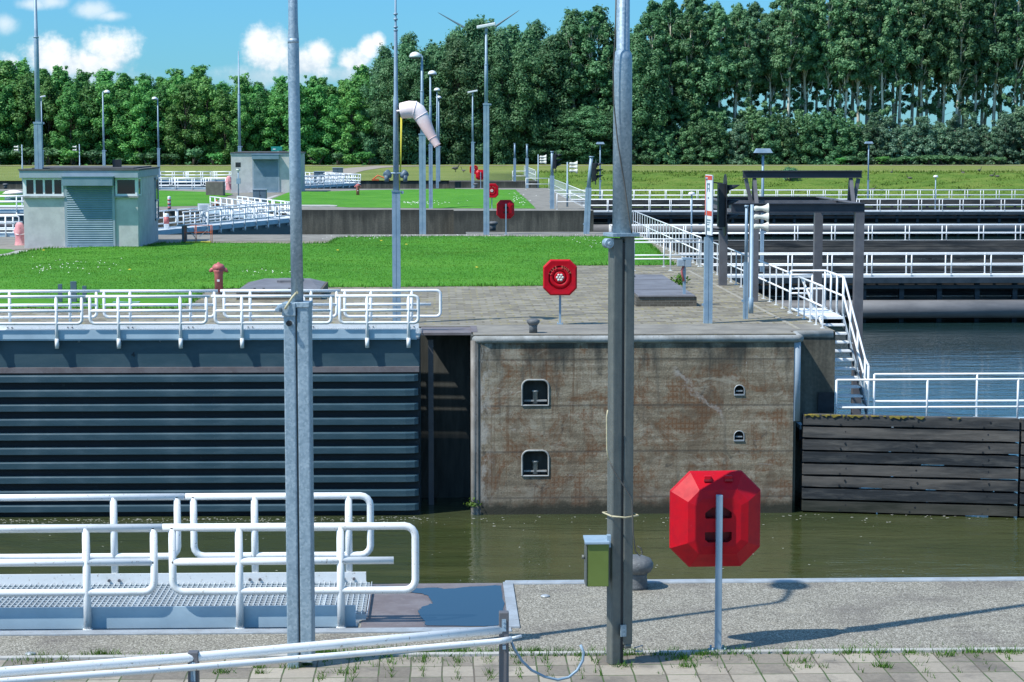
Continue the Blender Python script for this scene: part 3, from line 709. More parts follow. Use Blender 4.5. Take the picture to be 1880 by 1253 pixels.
    if detail:
        q = MB()
        for xx in posts_b:
            for dx in (-.05, .05): q.lathe([(.014, -.03), (.014, 0)], 8, (xx + dx, w - .102, .09), ax='y')
        q.build('bolts', M['steel_frame'], root)
    return root
def runs(starts, h0=-14.4): return starts
# parked leaf of the first chamber, far side
tipx = D(772, 700, 46.2)[0]
fx = lambda px: D(px, 600, 46.14)[0] - tipx
bx = lambda px: D(px, 570, 47.7)[0] - tipx
pa = [(fx(150) - 5.2, fx(150) - 2.75, 0), (fx(150) - 2.58, fx(150), 0), (fx(165), fx(379), 0), (fx(395), fx(608), 0), (fx(624), fx(768), .03)]
pb = [(bx(175) - 5.2, bx(175) - 2.75, 0), (bx(175) - 2.58, bx(175), 0), (bx(189), bx(392), 0), (bx(410), bx(617), 0), (bx(632), bx(808), .22)]
qa = [fx(p) for p in (-125, -11, 103, 217, 331, 444, 558, 674, 750)]
qb = [bx(p) for p in (-95, 15, 126, 237, 348, 458, 570, 680, 755)]
g1 = lock_gate('parked blue black lock gate with white railings, opposite side of the near chamber', (tipx, 46.2, 0), R(-.4), pa, qa, pb, qb)
tm = text_mb('4', .17, .004); tm.xf(Matrix.Translation((fx(241), .094, -.40)) @ Matrix.Rotation(R(90), 4, 'X')); tm.build('number_mark', M['black'], g1)
# parked leaf of the first chamber, near side (only its walkway shows)
NT_ = G(672, 1152)[0]
nx_ = lambda px: D(px, 1100, 18.80)[0] - NT_
mx_ = lambda px: D(px, 1000, 20.36)[0] - NT_
pa = [(nx_(284) - 2.6, nx_(284), 0), (nx_(318), nx_(763), .20)]
pb = [(mx_(325) - 2.6, mx_(325), 0), (mx_(355), mx_(680), .03)]
g2 = lock_gate('near lock gate walkway with steel grating and white railings beside the puddle', (NT_, 18.86, 0), R(0), pa, [nx_(p) for p in (-125, 160, 440, 626)], pb, [mx_(p) for p in (-50, 208, 467, 640)])
# closed leaves in chambers two and three, parked leaves further along
def std(n): 
    pa = [(-2.60*(k+1) + .08, -2.60*k - .10, .18 if k == 0 else 0) for k in range(n)]
    qa = [-.7 - 1.38 * k for k in range(int(2.6*n/1.38))]
    return pa, qa
pa, qa = std(5)
pL = 14.9
def leaf(label, hx, hy, tx, ty):
    a = math.atan2(ty - hy, tx - hx); L = math.hypot(tx - hx, ty - hy)
    return lock_gate(label, (tx, ty, 0), a, pa, qa, pa, qa, length=L, detail=False)
leaf('closed lock gate running out from beside the front blockhouse', -13.1, 94.2, -7.75, 109.2)
# mirrored leaf from the far wall: swap ends by building it from tip to hinge
def leaf2(label, hx, hy, tx, ty):
    a = math.atan2(ty - hy, tx - hx); L = math.hypot(tx - hx, ty - hy)
    return lock_gate(label, (tx + 1.5*math.sin(a), ty - 1.5*math.cos(a), 0), a, pa, qa, pa, qa, length=L, detail=False)
leaf2('closed lock gate meeting the first one from the opposite chamber wall', -12.9, 124.2, -7.6, 109.6)
leaf('closed far lock gate behind the rear blockhouse, its near leaf', -13.1, 174.4, -7.6, 188.6)
leaf2('closed far lock gate with its railing end below the grassy bank', -12.9, 203.4, -7.4, 189.0)
for lab, y in (('open gate walkway with pale deck beside pink covered hydrant', 92.4), ('open gate walkway behind pale dome, left of front blockhouse', 122.0), ('open gate walkway in front of brown concrete block', 172.6), ('open gate walkway farthest back, left of rear blockhouse', 202.8)):
    p5 = [(-2.60*(k+1) + .08, -2.60*k - .10, .18 if k == 0 else 0) for k in range(5)]
    lock_gate(lab, (-18.6 if y < 150 else -17.2, y, 0), 0, p5, qa, p5, qa, length=14, detail=False)
# ================================================================== RAILINGS
def railing(root, pts, h=1.0, sp=1.2, z=0.0, mids=(.52,), r=.024, name='railing', flat=False, mat=None, nested=True):
    """top and middle rail as one part, posts under it (or under root)"""
    mat = mat or M['white_far']
    P = [Vector((p[0], p[1], p[2] if len(p) > 2 else z)) for p in pts]
    q = MB()
    for f in (1.0,) + tuple(mids):
        q.tube([p + Vector((0, 0, h * f)) for p in P], r, 8)
    rl = q.build(name, mat, root)
    q = MB()
    if flat: q.box(-.012, -.035, 0, .012, .035, h); q.box(-.05, -.05, 0, .05, .05, .012)
    else: q.tube([(0,0,0), (0,0,h)], r * 1.05, 8); q.box(-.06, -.06, 0, .06, .06, .012)
    first = None
    for i in range(len(P) - 1):
        L = (P[i+1] - P[i]).length; n = max(1, round(L / sp))
        for k in range(n + (1 if i == len(P) - 2 else 0)):
            c = P[i].lerp(P[i+1], k / n)
            if first is None: first = q.build('post', mat, rl); first.location = c
            else: dup(first, rl, c)
    return rl
RX = 8.86
t = thing('railing', 'white railing along the end of first island, from bridge gap towards second chamber', 'railing', group='island end railings'); railing(t, [(RX, 70.6), (RX, 95.8)], 1.0, 1.1, flat=True, name='rails')
t = thing('railing', 'white railing beside dark steel hoist frame leading to the stairs', 'railing', group='island end railings'); railing(t, [(RX, 68.5), (RX, 52.4)], 1.0, 1.05, flat=True, name='rails')
t = thing('railing', 'white railing along end of middle island between two signal poles', 'railing', group='island end railings'); railing(t, [(RX, 169.5), (RX, 125.0)], 1.0, 1.2, flat=True, name='rails')
t = thing('railing', 'white railing farthest back on the grassy bank corner', 'railing', group='island end railings'); railing(t, [(9.3, 206.5), (9.3, 235.0)], 1.0, 1.3, flat=True, name='rails')
xl = G(1150, 488)[0]
t = thing('railing', 'white cross railing behind the long grey hatch, front one of two', 'railing', group='cross railings'); railing(t, [(xl, 68.5), (RX - .06, 68.5)], .95, 1.25, mids=(.42,), name='rails')
t = thing('railing', 'white cross railing behind the long grey hatch, rear one of two', 'railing', group='cross railings'); railing(t, [(xl, 70.6), (RX - .06, 70.6)], .95, 1.6, mids=(.42,), name='rails')
t = thing('railing', 'short white cross railing in front of leaning signal pole', 'railing', group='cross railings'); railing(t, [(6.95, 125.2), (RX - .06, 125.2)], .95, 1.6, mids=(.5,), name='rails')
t = thing('railing', 'short white cross railing beside the white horn post', 'railing', group='cross railings'); railing(t, [(6.9, 170.5), (RX - .06, 170.5)], .95, 1.6, mids=(.5,), name='rails')
t = thing('railing', 'short white cross railing on far bank corner under bare poles', 'railing', group='cross railings'); railing(t, [(6.95, 204.2), (9.25, 204.2)], .95, 1.6, mids=(.5,), name='rails')
# ================================================================== STAIRS
st = thing('staircase', 'white steel staircase going down from pier end to timber jetty', 'stairs', (0,0,0))
SX0, SX1 = 9.18, 9.98
q = MB(); q.box(SX0 - .1, 51.0, -.06, SX1, 53.6, .0); q.build('landing', M['white_far'], st)
tr = None
for k in range(10):
    if tr is None:
        q = MB(); q.box(SX0, -.15, -.02, SX1 - .03, .15, .02); tr = q.build('tread', M['white_far'], st)
        tr.location = (0, 50.8 - .29 * k, -.185 * (k+1))
    else: dup(tr, st, (0, 50.8 - .29 * k, -.185 * (k+1)))
for xx in (SX0 - .02, SX1):
    q = MB(); q.bar((xx, 51.15, -.04), (xx, 47.95, -2.02), .02, .26); q.build('stringer', M['trim'], st)
for xx in (SX1 + .01,):
    railing(st, [(xx, 51.1, 0), (xx, 48.35, -1.75), (xx, 47.95, -1.87)], .98, 1.1, r=.026, name='handrail')
railing(st, [(SX0 - .1, 53.55, 0), (SX1, 53.55, 0), (SX1, 51.1, 0)], .98, .85, r=.026, name='handrail')
railing(st, [(RX + .02, 51.2, 0), (RX + .02, 47.9, 0)], .98, .9, flat=True, r=.026, name='handrail')
railing(st, [(RX - .05, 52.0, 0), (RX + .5, 52.0, 0)], .98, .5, r=.024, name='handrail')
q = MB(); q.bar((RX + .06, 51.0, .95), (RX + .10, 48.4, .05), .03, .06); q.build('brace', M['white_far'], st)
# ================================================================== GUIDE JETTIES
def jetty(label, y, face, x0, x1, posts_sp=2.6, near=False, lead=0.0):
    """face -1: timber looks towards the camera, +1: timber looks away and the steel back shows"""
    root = thing('guide_jetty', label, 'jetty', group='guide jetties')
    dz = -1.87; s = -face
    yb = y + s * .35; yd0 = y + s * .45; yd1 = y + s * 1.65
    n = 9 if near else 6
    ph = 2.25 / 8 if near else 2.3 / 6
    L = x1 - x0
    cuts = [x0, x0 + 4.72, x1] if near else [x0, x1]
    for c in range(len(cuts) - 1):
        a, b = cuts[c] + (.03 if c else 0), cuts[c+1] - .03
        q = MB()
        for k in range(n):
            z1 = dz + .06 - k * ph
            j = random.uniform(-.012, .012); ya = y + j - lead * (a - x0); yb_ = y + j - lead * (b - x0)
            g = .05 if near else .04
            ca = .16 if (near and k in (1, 2, 4)) else 0
            vs = []
            seg = 10
            for i in range(seg + 1):
                t_ = i / seg; xx = a + (b - a) * t_; yy = ya + (yb_ - ya) * t_
                dzv = -.02 * L / 12 * 0 + random.uniform(-.006, .006)
                vs += [(xx, yy, z1 - ph + g + dzv), (xx, yy, z1 + dzv), (xx, yy + s * .24, z1 + dzv), (xx, yy + s * .24, z1 - ph + g + dzv)]
            fs = []
            for i in range(seg):
                o = i * 4
                for p in range(4): p2 = (p+1) % 4; fs.append((o+p, o+4+p, o+4+p2, o+p2) if s > 0 else (o+p2, o+4+p2, o+4+p, o+p))
            fs += [(0,1,2,3), (seg*4+3, seg*4+2, seg*4+1, seg*4)]
            q.add(vs, fs)
        pl = q.build('planking', M['timber'], root)
        if near:
            bk = MB()
            for k in range(1, n):
                zz = dz + .06 - k*ph + .02; xx = a + .02
                while xx < b - .3:
                    L_ = random.uniform(.8, 2.6); xe = min(b, xx + L_); bk.bar((xx, y + .30 - lead*(xx-x0), zz), (xe, y + .30 - lead*(xe-x0), zz), .06, .17); xx = xe + random.choice((0, .03, .05, .22, .5))
            bk.build('backing_boards', M['jetty_steel'], pl)
            b1 = None
            for k in range(n):
                for xx in [a + .95 + i * 1.55 for i in range(int((b - a) / 1.55) + 1)]:
                    if xx > b: continue
                    for dx, dzz in ((0, .08), (-.12, .2)):
                        pos = (xx + dx + random.uniform(-.03, .03), y - lead * (xx + dx - x0) - .002, dz + .06 - k*ph - dzz + random.uniform(-.012, .012))
                        if b1 is None: bq = MB(); bq.lathe([(.022, -.006), (.022, .01)], 8, ax='y'); b1 = bq.build('bolt', M['black'], pl); b1.location = pos
                        else: dup(b1, pl, pos)
    # deck and its beams
    dd = dz - .24 if near else dz
    q = MB(); q.box(x0, yd0, dd - .10, x1, yd1, dd); q.build('deck', M['gate_deck'] if near else M['white_far'], root)
    q = MB(); q.box(x0, yd0 + .05, dd - .36, x1, yd1 - .02, dd - .105); q.build('deck_beam', M['jetty_steel'], root)
    yo = yd1 - .16 if face > 0 else yb
    if face > 0 or not near:
        q = MB()
        for z1, hh in ((dz - .48, .16), (dz - 1.28, .22)): q.box(x0, y + s*1.15, z1 - hh, x1, y + s*1.30, z1)
        q.build('walings', M['jetty_steel'], root)
        pil = None; xx = x0 + 1.0
        k = 0
        while xx < x1 and k < 90:
            if pil is None:
                q = MB(); q.box(-.11, -.11, -6.5, .11, .11, dz - .30); pil = q.build('pile', M['jetty_steel'], root); pil.location = (xx, y + s*.9, 0)
            else: dup(pil, root, (xx, y + s*.9, 0))
            xx += 1.75; k += 1
    if face > 0:
        q = MB(); q.tube([(x0 - .2, y + s*1.55, WZ + .62), (x1, y + s*1.55, WZ + .62)], .42, 16); q.build('fender_pipe', M['fender_pipe'], root)
    for yy in ((yd0 + .06, yd1 - .04) if s > 0 else (yd1 + .04, yd0 - .06)):
        railing(root, [(x0 + .84 if yy != yd1 - .04 or not near else x0 + 1.94, yy, dd), (x1, yy, dd)], 1.03 if near else .95, posts_sp, r=.024 if near else .030, mids=(.38,) if near else (.48,), name='railing')
    return root
j1 = jetty('weathered timber guide jetty with white railings at the foot of the stairs', 46.25, -1, 8.17, 17.4, 2.3, True, .19/1.0*1.0)
q = MB(); mv = []; mf = []; xx = 8.19
while xx < 11.6:
    yf = 46.25 - .19*(xx-8.17) - .018; mv += [(xx, yf, -1.818 - random.uniform(.0, .05)*(random.random() < .5)), (xx, yf, -1.806), (xx, yf + random.uniform(.02, .20)*(1 - (xx-8.3)/4.5), -1.804)]; xx += random.uniform(.02, .07)
for i in range(len(mv)//3 - 1):
    if random.random() < .16 + (mv[i*3][0]-8.3)*.14: continue
    for j in (0, 1): mf.append((i*3+j, i*3+3+j, i*3+4+j, i*3+1+j))
q.add(mv, mf)
for k in range(0):
    xx = 8.4 + random.random()**2.0 * 4.6; r_ = random.uniform(.012, .05); q.lathe([(r_, 0), (r_*.6, .012), (0, .016)], 7, (xx, 46.25 - .19*(xx-8.36) + random.uniform(.0,.22), -1.812))
q.build('moss_growth', M['moss'], j1)
jetty('guide jetty with grey fender pipe and blue black piles behind the hoist frame', 95.2, 1, 9.6, 36, 1.80)
jetty('weathered timber guide jetty facing the water behind the grey pipe jetty', 123.6, -1, 9.3, 44, 2.2)
jetty('dark guide jetty with square piles in front of the grassy bank', 175.6, 1, 9.6, 60, 1.75)
jetty('farthest guide jetty, a thin line of white railing before the bank', 202.6, -1, 10.2, 66, 1.55)
# ================================================================== FOLDING LAMP POSTS (foreground)
def channel(m_, x0, x1, y0, y1, z0, z1, wall=.012):
    m_.box(x0, y0, z0, x1, y1, z1)
bp = G(553, 1224)
lp = thing('lamp_post', 'tall galvanised folding post beside near gate walkway, pale rope at its hinge', 'lamp post', (bp[0], bp[1], 0), R(-6), 'foreground folding posts')
q = MB(); q.box(-.105, -.085, 0, -.006, .075, 3.06); q.build('column_channel', M['galv'], lp, .012)
q = MB(); q.box(.006, -.075, .05, .110, .085, 3.10); q.build('column_channel', M['galv'], lp, .012)
q = MB(); q.box(-.015, -.05, .0, .015, .07, 3.0); q.build('column_web', M['galv_dark'], lp)
q = MB(); q.box(-.115, -.10, 3.00, .0, .09, 3.11); q.box(-.02, -.09, 3.07, .115, .09, 3.115); q.lathe([(.034, -.02), (.034, .03), (0, .034)], 14, (-.135, -.04, 3.06), ax='y'); q.lathe([(.02, -.2), (.02, .1)], 12, (-.135, -.0, 3.06), ax='y')
hg = q.build('hinge_clamp', M['galv'], lp, .006)
q = MB(); q.lathe([(.024, 0), (.024, .02), (0, .022)], 12, (-.055, -.113, 2.94), ax='y'); q.build('bolt', M['rubber'], hg)
q = MB(); q.tube([(.0, 0, 3.05), (-.008, 0, 4.2), (-.012, 0, 5.28), (-.012, 0, 5.40), (-.013, 0, 6.85)], [.052, .049, .047, .040, .036], 20); q.lathe([(.047, 5.25), (.0475, 5.27), (.047, 5.29)], 20, (-.012, 0, 0)); q.build('tube', M['galv'], lp)
q = MB(); q.tube([(-.013, 0, 6.8), (-.013, 0, 6.95), (-.0, .06, 7.08), (.03, .30, 7.14), (.06, .6, 7.15)], .033, 10); q.build('lamp_arm', M['galv'], lp)
q = MB(); q.lathe([(.0, .12), (.12, .1), (.19, .03), (.2, 0), (.17, -.03), (0, -.05)], 16, (.07, .72, 7.13)); q.build('lamp_head', M['white'], lp)
q = MB(); q.tube([(.0, -.058, 3.19), (-.03, -.07, 3.155), (-.06, -.118, 3.10), (-.085, -.122, 3.06)], .010, 8); q.tube([(.005, -.055, 3.19), (.012, .0, 3.20)], .012, 8); q.build('rope', M['rope'], lp)
bp2 = G(1139, 1226)
rp = thing('lamp_post', 'tall galvanised post with grey cable down its front, left of red lifebuoy', 'lamp post', (bp2[0], bp2[1] + .125, 0), R(20), 'foreground folding posts')
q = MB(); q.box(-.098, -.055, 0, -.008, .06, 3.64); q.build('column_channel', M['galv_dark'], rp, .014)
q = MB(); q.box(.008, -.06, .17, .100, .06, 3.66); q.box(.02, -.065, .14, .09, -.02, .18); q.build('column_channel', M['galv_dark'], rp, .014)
q = MB(); q.box(-.015, -.05, .0, .015, .07, 3.6); q.build('column_web', M['rubber'], rp)
q = MB(); q.prism([(-.125, -.10), (.125, -.10), (.125, .10), (-.125, .10)], 3.655, 3.685); q.lathe([(.042, -.03), (.042, .04), (0, .045)], 16, (-.135, -.03, 3.60), ax='y'); q.lathe([(.018, -.05), (.018, -.02)], 8, (-.135, -.03, 3.60), ax='y'); q.box(-.14, -.05, 3.58, -.09, .04, 3.64)
q.build('hinge_clamp', M['galv'], rp, .004)
q = MB(); q.tube([(.006, 0, 3.66), (.006, 0, 5.12), (.006, 0, 5.17), (.006, 0, 5.20), (.006, 0, 7.8)], [.082, .077, .073, .056, .048], 24); q.build('tube', M['galv'], rp)
q = MB(); q.lathe([(.0, .12), (.14, .1), (.22, .03), (.23, 0), (.2, -.03), (0, -.05)], 16, (-.5, -.03, 7.9)); q.tube([(.006, 0, 7.75), (0, 0, 7.88), (-.1, 0, 7.95), (-.35, 0, 7.95)], .03, 10); q.build('lamp_head', M['white'], rp)
def lrp(px, py, off=-.10):
    x, z = D(px, py, bp2[1] + off); d = Matrix.Rotation(-R(22), 4, 'Z') @ Vector((x - bp2[0], off, 0)); return (d.x, d.y, z)
q = MB()
pts = [(1135, -60), (1133, 60), (1129, 130), (1130, 190), (1137, 260), (1150, 340), (1161, 420), (1163.5, 430)]
q.tube([lrp(*p) for p in pts], .0065, 6)
q.build('cable', M['cable'], rp); q = MB()
q.tube([lrp(px, py, -.13) for px, py in [(1119, 757), (1117, 770), (1117.5, 830), (1121, 852)]], .006, 6); q.build('cable', M['rope'], rp); q = MB()
q.tube([lrp(px, py, -.14) for px, py in [(1121, 850), (1132, 872), (1148, 896), (1160, 915), (1164, 924), (1166, 985), (1170, 1018), (1178, 1026), (1183, 1021), (1180, 1012), (1174, 1008)]], .006, 6)
q.build('cable', M['cable'], rp)
z_ = D(1140, 950, bp2[1])[1]
q = MB(); q.tube([(-.12, -.10, z_+.01), (-.0, -.108, z_-.008), (.125, -.10, z_), (.13, .09, z_), (-.12, .09, z_+.01), (-.12, -.10, z_+.01)], .007, 6); q.build('rope', M['rope'], rp)
q = MB(); q.box(-.03, -.10, .26, .02, -.085, .36); q.build('bracket', M['galv'], rp); q = MB(); q.tube([(.13, -.02, .13), (.2, -.04, .15), (.2, -.04, .10), (.14, -.02, .10)], .006, 6); q.build('hook', M['galv'], rp)
# green cabinet hung on the right post
bx_, bz_ = D(1096, 1030, bp2[1]); 
cx0 = D(1074, 1030, bp2[1])[0]; cx1 = D(1116, 1030, bp2[1])[0]; cz0 = D(1096, 1073, bp2[1])[1]; cz1 = D(1096, 992, bp2[1])[1]
gb = thing('junction_box', 'olive green junction box with pale lid on the foreground post', 'junction box', (bx_, bp2[1], 0))
q = MB(); q.box(cx0 - bx_ + .012, -.10, cz0, cx1 - bx_, .10, cz1); q.build('box_body', M['green_box'], gb, .006)
q = MB(); q.box(cx0 - bx_, -.105, cz0 + .005, cx0 - bx_ + .01, .10, cz1); q.lathe([(.018, 0), (.018, -.028)], 10, (cx0 - bx_, -.02, (cz0+cz1)/2 + .05), ax='x'); q.build('box_door', M['galv_dark'], gb)
q = MB(); q.add([(cx0-bx_-.008, -.12, cz1+.004), (cx1-bx_+.004, -.12, cz1+.004), (cx1-bx_+.004, .13, cz1+.018), (cx0-bx_-.008, .13, cz1+.018), (cx0-bx_-.008, -.12, cz1-.012), (cx1-bx_+.004, -.12, cz1-.012), (cx1-bx_+.004, .13, cz1+.002), (cx0-bx_-.008, .13, cz1+.002)], [(0,1,2,3), (7,6,5,4), (0,4,5,1), (1,5,6,2), (2,6,7,3), (3,7,4,0)]); q.build('lid', M['galv_far'], gb)
q = MB(); q.box(cx1-bx_-.012, -.07, cz1-.05, cx1-bx_+.02, .0, cz1+.05); q.build('bracket', M['galv_far'], gb)
# ================================================================== LIFEBUOY STANDS
def octo(s, w=.795, h=.845, c=.17):
    a, b, k = w/2*s, h/2*s, c*s
    return [(-a, -b+k), (-a+k, -b), (a-k, -b), (a, -b+k), (a, b-k), (a-k, b), (-a+k, b), (-a, b-k)]
def make_buoy():
    root = thing('lifebuoy_stand', 'x', 'lifebuoy', group='red lifebuoy cabinets')
    zc = 1.135
    # back (towards -y): inner plate, sloping facets, rim, front dish
    slots = []
    for zz, top in ((.085, True), (-.13, False)):
        w_, h_ = .235, (.10 if top else .092)
        r_ = .03
        if top: lp_ = [(-w_/2+.01, zz-h_/2), (w_/2-.01, zz-h_/2), (w_/2, zz-h_/2+.01), (w_/2, zz), (w_/2-.03, zz+h_*.25), (.05, zz+h_/2), (-.05, zz+h_/2), (-w_/2+.03, zz+h_*.25), (-w_/2, zz), (-w_/2, zz-h_/2+.01)]
        else: lp_ = [(-w_/2+.03, zz-h_/2), (w_/2-.03, zz-h_/2), (w_/2, zz-h_/2+.025), (w_/2, zz+h_/2), (-w_/2, zz+h_/2), (-w_/2, zz-h_/2+.025)]
        slots.append(lp_)
    pl, pk = hole_plate(octo(.50, c=.12), slots, lambda u, v, d: (u, -.17 + d, zc + v), .10)
    ring = [octo(.50, c=.12), octo(.67, c=.15), octo(1.0), octo(1.0), octo(.93), octo(.70)]
    ys_ = [-.17, -.155, -.015, .05, .085, .075]
    vs = []
    for lp_, y in zip(ring, ys_): vs += [(x, y, zc + z) for x, z in lp_]
    fs = []
    for i in range(len(ring)-1):
        for k in range(8): k2 = (k+1) % 8; fs.append((i*8+k, i*8+k2, (i+1)*8+k2, (i+1)*8+k))
    pl.add(vs, fs)
    # front face with a round dished hole
    circ = [(.285*math.cos(2*math.pi*k/32), .285*math.sin(2*math.pi*k/32)) for k in range(32)]
    p2, pk2 = hole_plate(octo(.70), [circ], lambda u, v, d: (u, .075 - d, zc + v), .06)
    pl.add(p2.v, p2.f)
    q = pk2[0]; pl.add(q.v, q.f)
    lip = [octo(1.0), octo(1.014), octo(1.014), octo(1.0)]; vs = []
    for lp_, y in zip(lip, (.004, .007, .021, .024)): vs += [(x, y, zc + z) for x, z in lp_]
    pl.add(vs, [(i*8+k, i*8+(k+1) % 8, (i+1)*8+(k+1) % 8, (i+1)*8+k) for i in range(3) for k in range(8)])
    for dx in (-.085, .10): pl.box(dx-.032, -.10, zc+.36, dx+.032, -.05, zc+.40)
    hs = pl.build('housing', M['red'], root, .013, 3)
    for p in pk: p.build('grip_slot', M['red_dark'], hs)
    for dx in (-.085, .10):
        q = MB(); q.box(dx-.034, -.106, zc+.352, dx+.034, -.085, zc+.372); q.build('lid_catch', M['red_dark'], hs)
    # ring buoy form and clear window on the front
    q = MB(); prof = [(.14 + .0, .0)]
    n = 28; R0, r0 = .205, .055
    vs = []; fs = []
    for i in range(n):
        for j in range(10):
            a, b = 2*math.pi*i/n, 2*math.pi*j/10
            rr = R0 + r0*math.cos(b); vs.append((rr*math.cos(a), .025 + r0*math.sin(b)*.8, zc + rr*math.sin(a)))
    for i in range(n):
        for j in range(10): i2, j2 = (i+1) % n, (j+1) % 10; fs.append((i*10+j, i*10+j2, i2*10+j2, i2*10+j))
    q.add(vs, fs, True); q.build('buoy_ring', M['red'], hs)
    q = MB(); q.lathe([(.14, .0), (.14, .04), (.118, .05), (0, .052)], 24, (0, .02, zc), ax='yy'); q.build('ring_hub', M['red'], hs)
    q = MB()
    for k in range(6):
        a = k * math.pi/3; q.lathe([(.032, .070), (.032, .0745), (0, .075)], 10, (.065*math.cos(a), 0, zc + .065*math.sin(a)), ax='yy')
    q.lathe([(.03, .070), (.03, .0745), (0, .075)], 10, (0, 0, zc), ax='yy')
    q.build('window', M['horn'], hs)
    q = MB()
    for ch, a in zip('LIFEBUOY', [158, 142, 128, 112, 78, 62, 44, 26]):
        t_ = text_mb(ch, .085, .004)
        t_.xf(Matrix.Translation((-.252*math.cos(R(a)), .080, zc + .252*math.sin(R(a)))) @ Matrix.Rotation(R(180), 4, 'Z') @ Matrix.Rotation(R(90), 4, 'X') @ Matrix.Rotation(R(a-90), 4, 'Z'))
        q.add(t_.v, t_.f)
    q.build('lettering', M['sock_in'], hs)
    q = MB(); q.box(-.027, -.232, 0, .027, -.178, 1.385); q.build('post', M['galv_far'], root, .004)
    q = MB(); q.box(-.075, -.28, 0, .075, -.13, .012)
    for dx in (-.055, .055):
        for dy in (-.26, -.15): q.lathe([(.010, .01), (.010, .04), (0, .042)], 8, (dx, dy, 0))
    q.build('base_plate', M['galv_far'], root)
    return root
_lathe = MB.lathe
def lathe2(s, prof, n=20, c=(0,0,0), smooth=True, ax='z'):
    if ax != 'yy': return _lathe(s, prof, n, c, smooth, ax)
    a = MB(); _lathe(a, prof, n, (0,0,0), smooth, 'z')
    s.v_off = 0
    s.add([(v[0]+c[0], v[2]+c[1], -v[1]+c[2]) for v in a.v], a.f, smooth); return s
MB.lathe = lathe2
b0 = make_buoy(); x, y = G(1315, 1193); b0.location = (x, y + .15, 0); b0.rotation_euler = (0,0,R(2)); b0['label'] = 'largest red lifebuoy cabinet, seen from behind on the near quay'
for (px, py, rz, lab) in ((1028, 597, 176, 'red lifebuoy cabinet with BUOY lettering on the block paved island'), (928, 430.5, 4, 'red lifebuoy cabinet seen from behind at second chamber edge'), (903, 385, 178, 'red lifebuoy cabinet partly behind pole, standing beyond second chamber'), (882, 346, 5, 'small red lifebuoy cabinet seen from behind before far chamber'), (870, 333.5, 178, 'smallest red lifebuoy cabinet, on the far bank')):
    x, y = G(px, py); copy_tree(b0, lab, (x, y, 0), R(rz))
# ================================================================== BOLLARDS
def make_bollard(label, loc, sc=1.0, group='mooring bollards'):
    root = thing('mooring_bollard', label, 'bollard', loc, 0, group)
    q = MB(); q.lathe([(.135*sc, 0), (.125*sc, .03*sc), (.115*sc, .14*sc), (.125*sc, .17*sc)], 24); q.build('stem', M['bollard'], root)
    q = MB(); q.lathe([(.10*sc, .155*sc), (.155*sc, .185*sc), (.185*sc, .235*sc), (.185*sc, .275*sc), (.155*sc, .325*sc), (.09*sc, .352*sc), (0, .36*sc)], 24); q.build('cap', M['bollard'], root)
    return root
x, y = G(1168, 1080); make_bollard('grey mushroom bollard on quay edge behind the cabled post', (x, y, 0), .92)
x, y = G(979, 612)
bo = thing('mooring_bollard', 'waisted grey bollard on coping of the stained wall', 'bollard', (x, y, 0), 0, 'mooring bollards')
q = MB(); q.lathe([(.095, 0), (.09, .14), (.10, .19)], 20); q.build('stem', M['bollard'], bo)
q = MB(); q.lathe([(.10, .185), (.15, .25), (.145, .30), (.09, .325), (0, .33)], 20); q.build('cap', M['bollard'], bo)
for px, py, lab in ((905, 424, 'small bollard at second chamber edge, left of red cabinet'), (873, 346, 'tiny bollard near the far chamber below lifebuoy cabinets'), (10, 347, 'tiny bollard at far left by the far chamber')):
    x, y = G(px, py); copy_tree(bo, lab, (x, y, 0), 0, scale=(1.5, 1.5, 1.35))
# ================================================================== NEAR HANDRAIL
hr = thing('handrail', 'pair of slanting white pipes on dark posts, bottom left foreground', 'handrail', (0,0,0))
pA = G(925, 1123, 1.0); pB = G(355, 1196, 1.0)
q = MB(); w_ = .036
for p_, nm in ((pA, 0), (pB, 1)):
    q = MB(); q.box(p_[0]-w_, p_[1]-w_, 0, p_[0]+w_, p_[1]+w_, 1.0); po = q.build('post', M['steel_frame'], hr, .006)
    q = MB(); q.box(p_[0]-.016, p_[1]-w_-.008, .86 if nm == 0 else .8, p_[0]+.016, p_[1]-w_, .95 if nm == 0 else .93)
    for zz in (.90, .93): q.lathe([(.006, -.008), (.006, 0)], 8, (p_[0], p_[1]-w_-.006, zz), ax='y')
    q.build('bracket', M['galv_far'], po); q = MB(); q.box(p_[0]-.012, p_[1]-w_-.07, .74, p_[0]+.012, p_[1]-w_, .765); q.build('rail_hook', M['galv_far'], po)
def rpt(px, py, Y): x, z = D(px, py, Y); return (x, Y, z)
dyb = (pB[1] - pA[1]) / (925 - 355)
Yat = lambda px: pA[1] + (925 - px) * dyb
q = MB(); q.tube([rpt(px, py, Yat(px) - (.0 if px > 900 else .0)) for px, py in ((919, 1157), (640, 1181), (358, 1207), (0, 1234.5), (-120, 1243.5))], .034, 12); q.build('top_rail', M['white'], hr)
q = MB(); q.tube([rpt(px, py, Yat(px) - .075) for px, py in ((938, 1174), (915, 1178), (640, 1202), (345, 1226.5), (0, 1252), (-120, 1261))], .024, 12); q.tube([rpt(px, py, Yat(px) - .075) for px, py in ((925, 1176), (957, 1168))], .012, 8); q.build('lower_rail', M['white'], hr)
# curved conduit hanging beside the post
q = MB(); pts = [(936, 1172), (944, 1192), (958, 1214), (976, 1231), (1000, 1243), (1024, 1248.5), (1044, 1244), (1060, 1231), (1070, 1213), (1071.5, 1198), (1066, 1185)]
q.tube([rpt(px, py, pA[1] + .02 + .0009*(px-936)) for px, py in pts], .0105, 8)
tag(q.build('conduit', M['galv_far']), 'thin grey conduit curling from the dark handrail post', 'conduit')
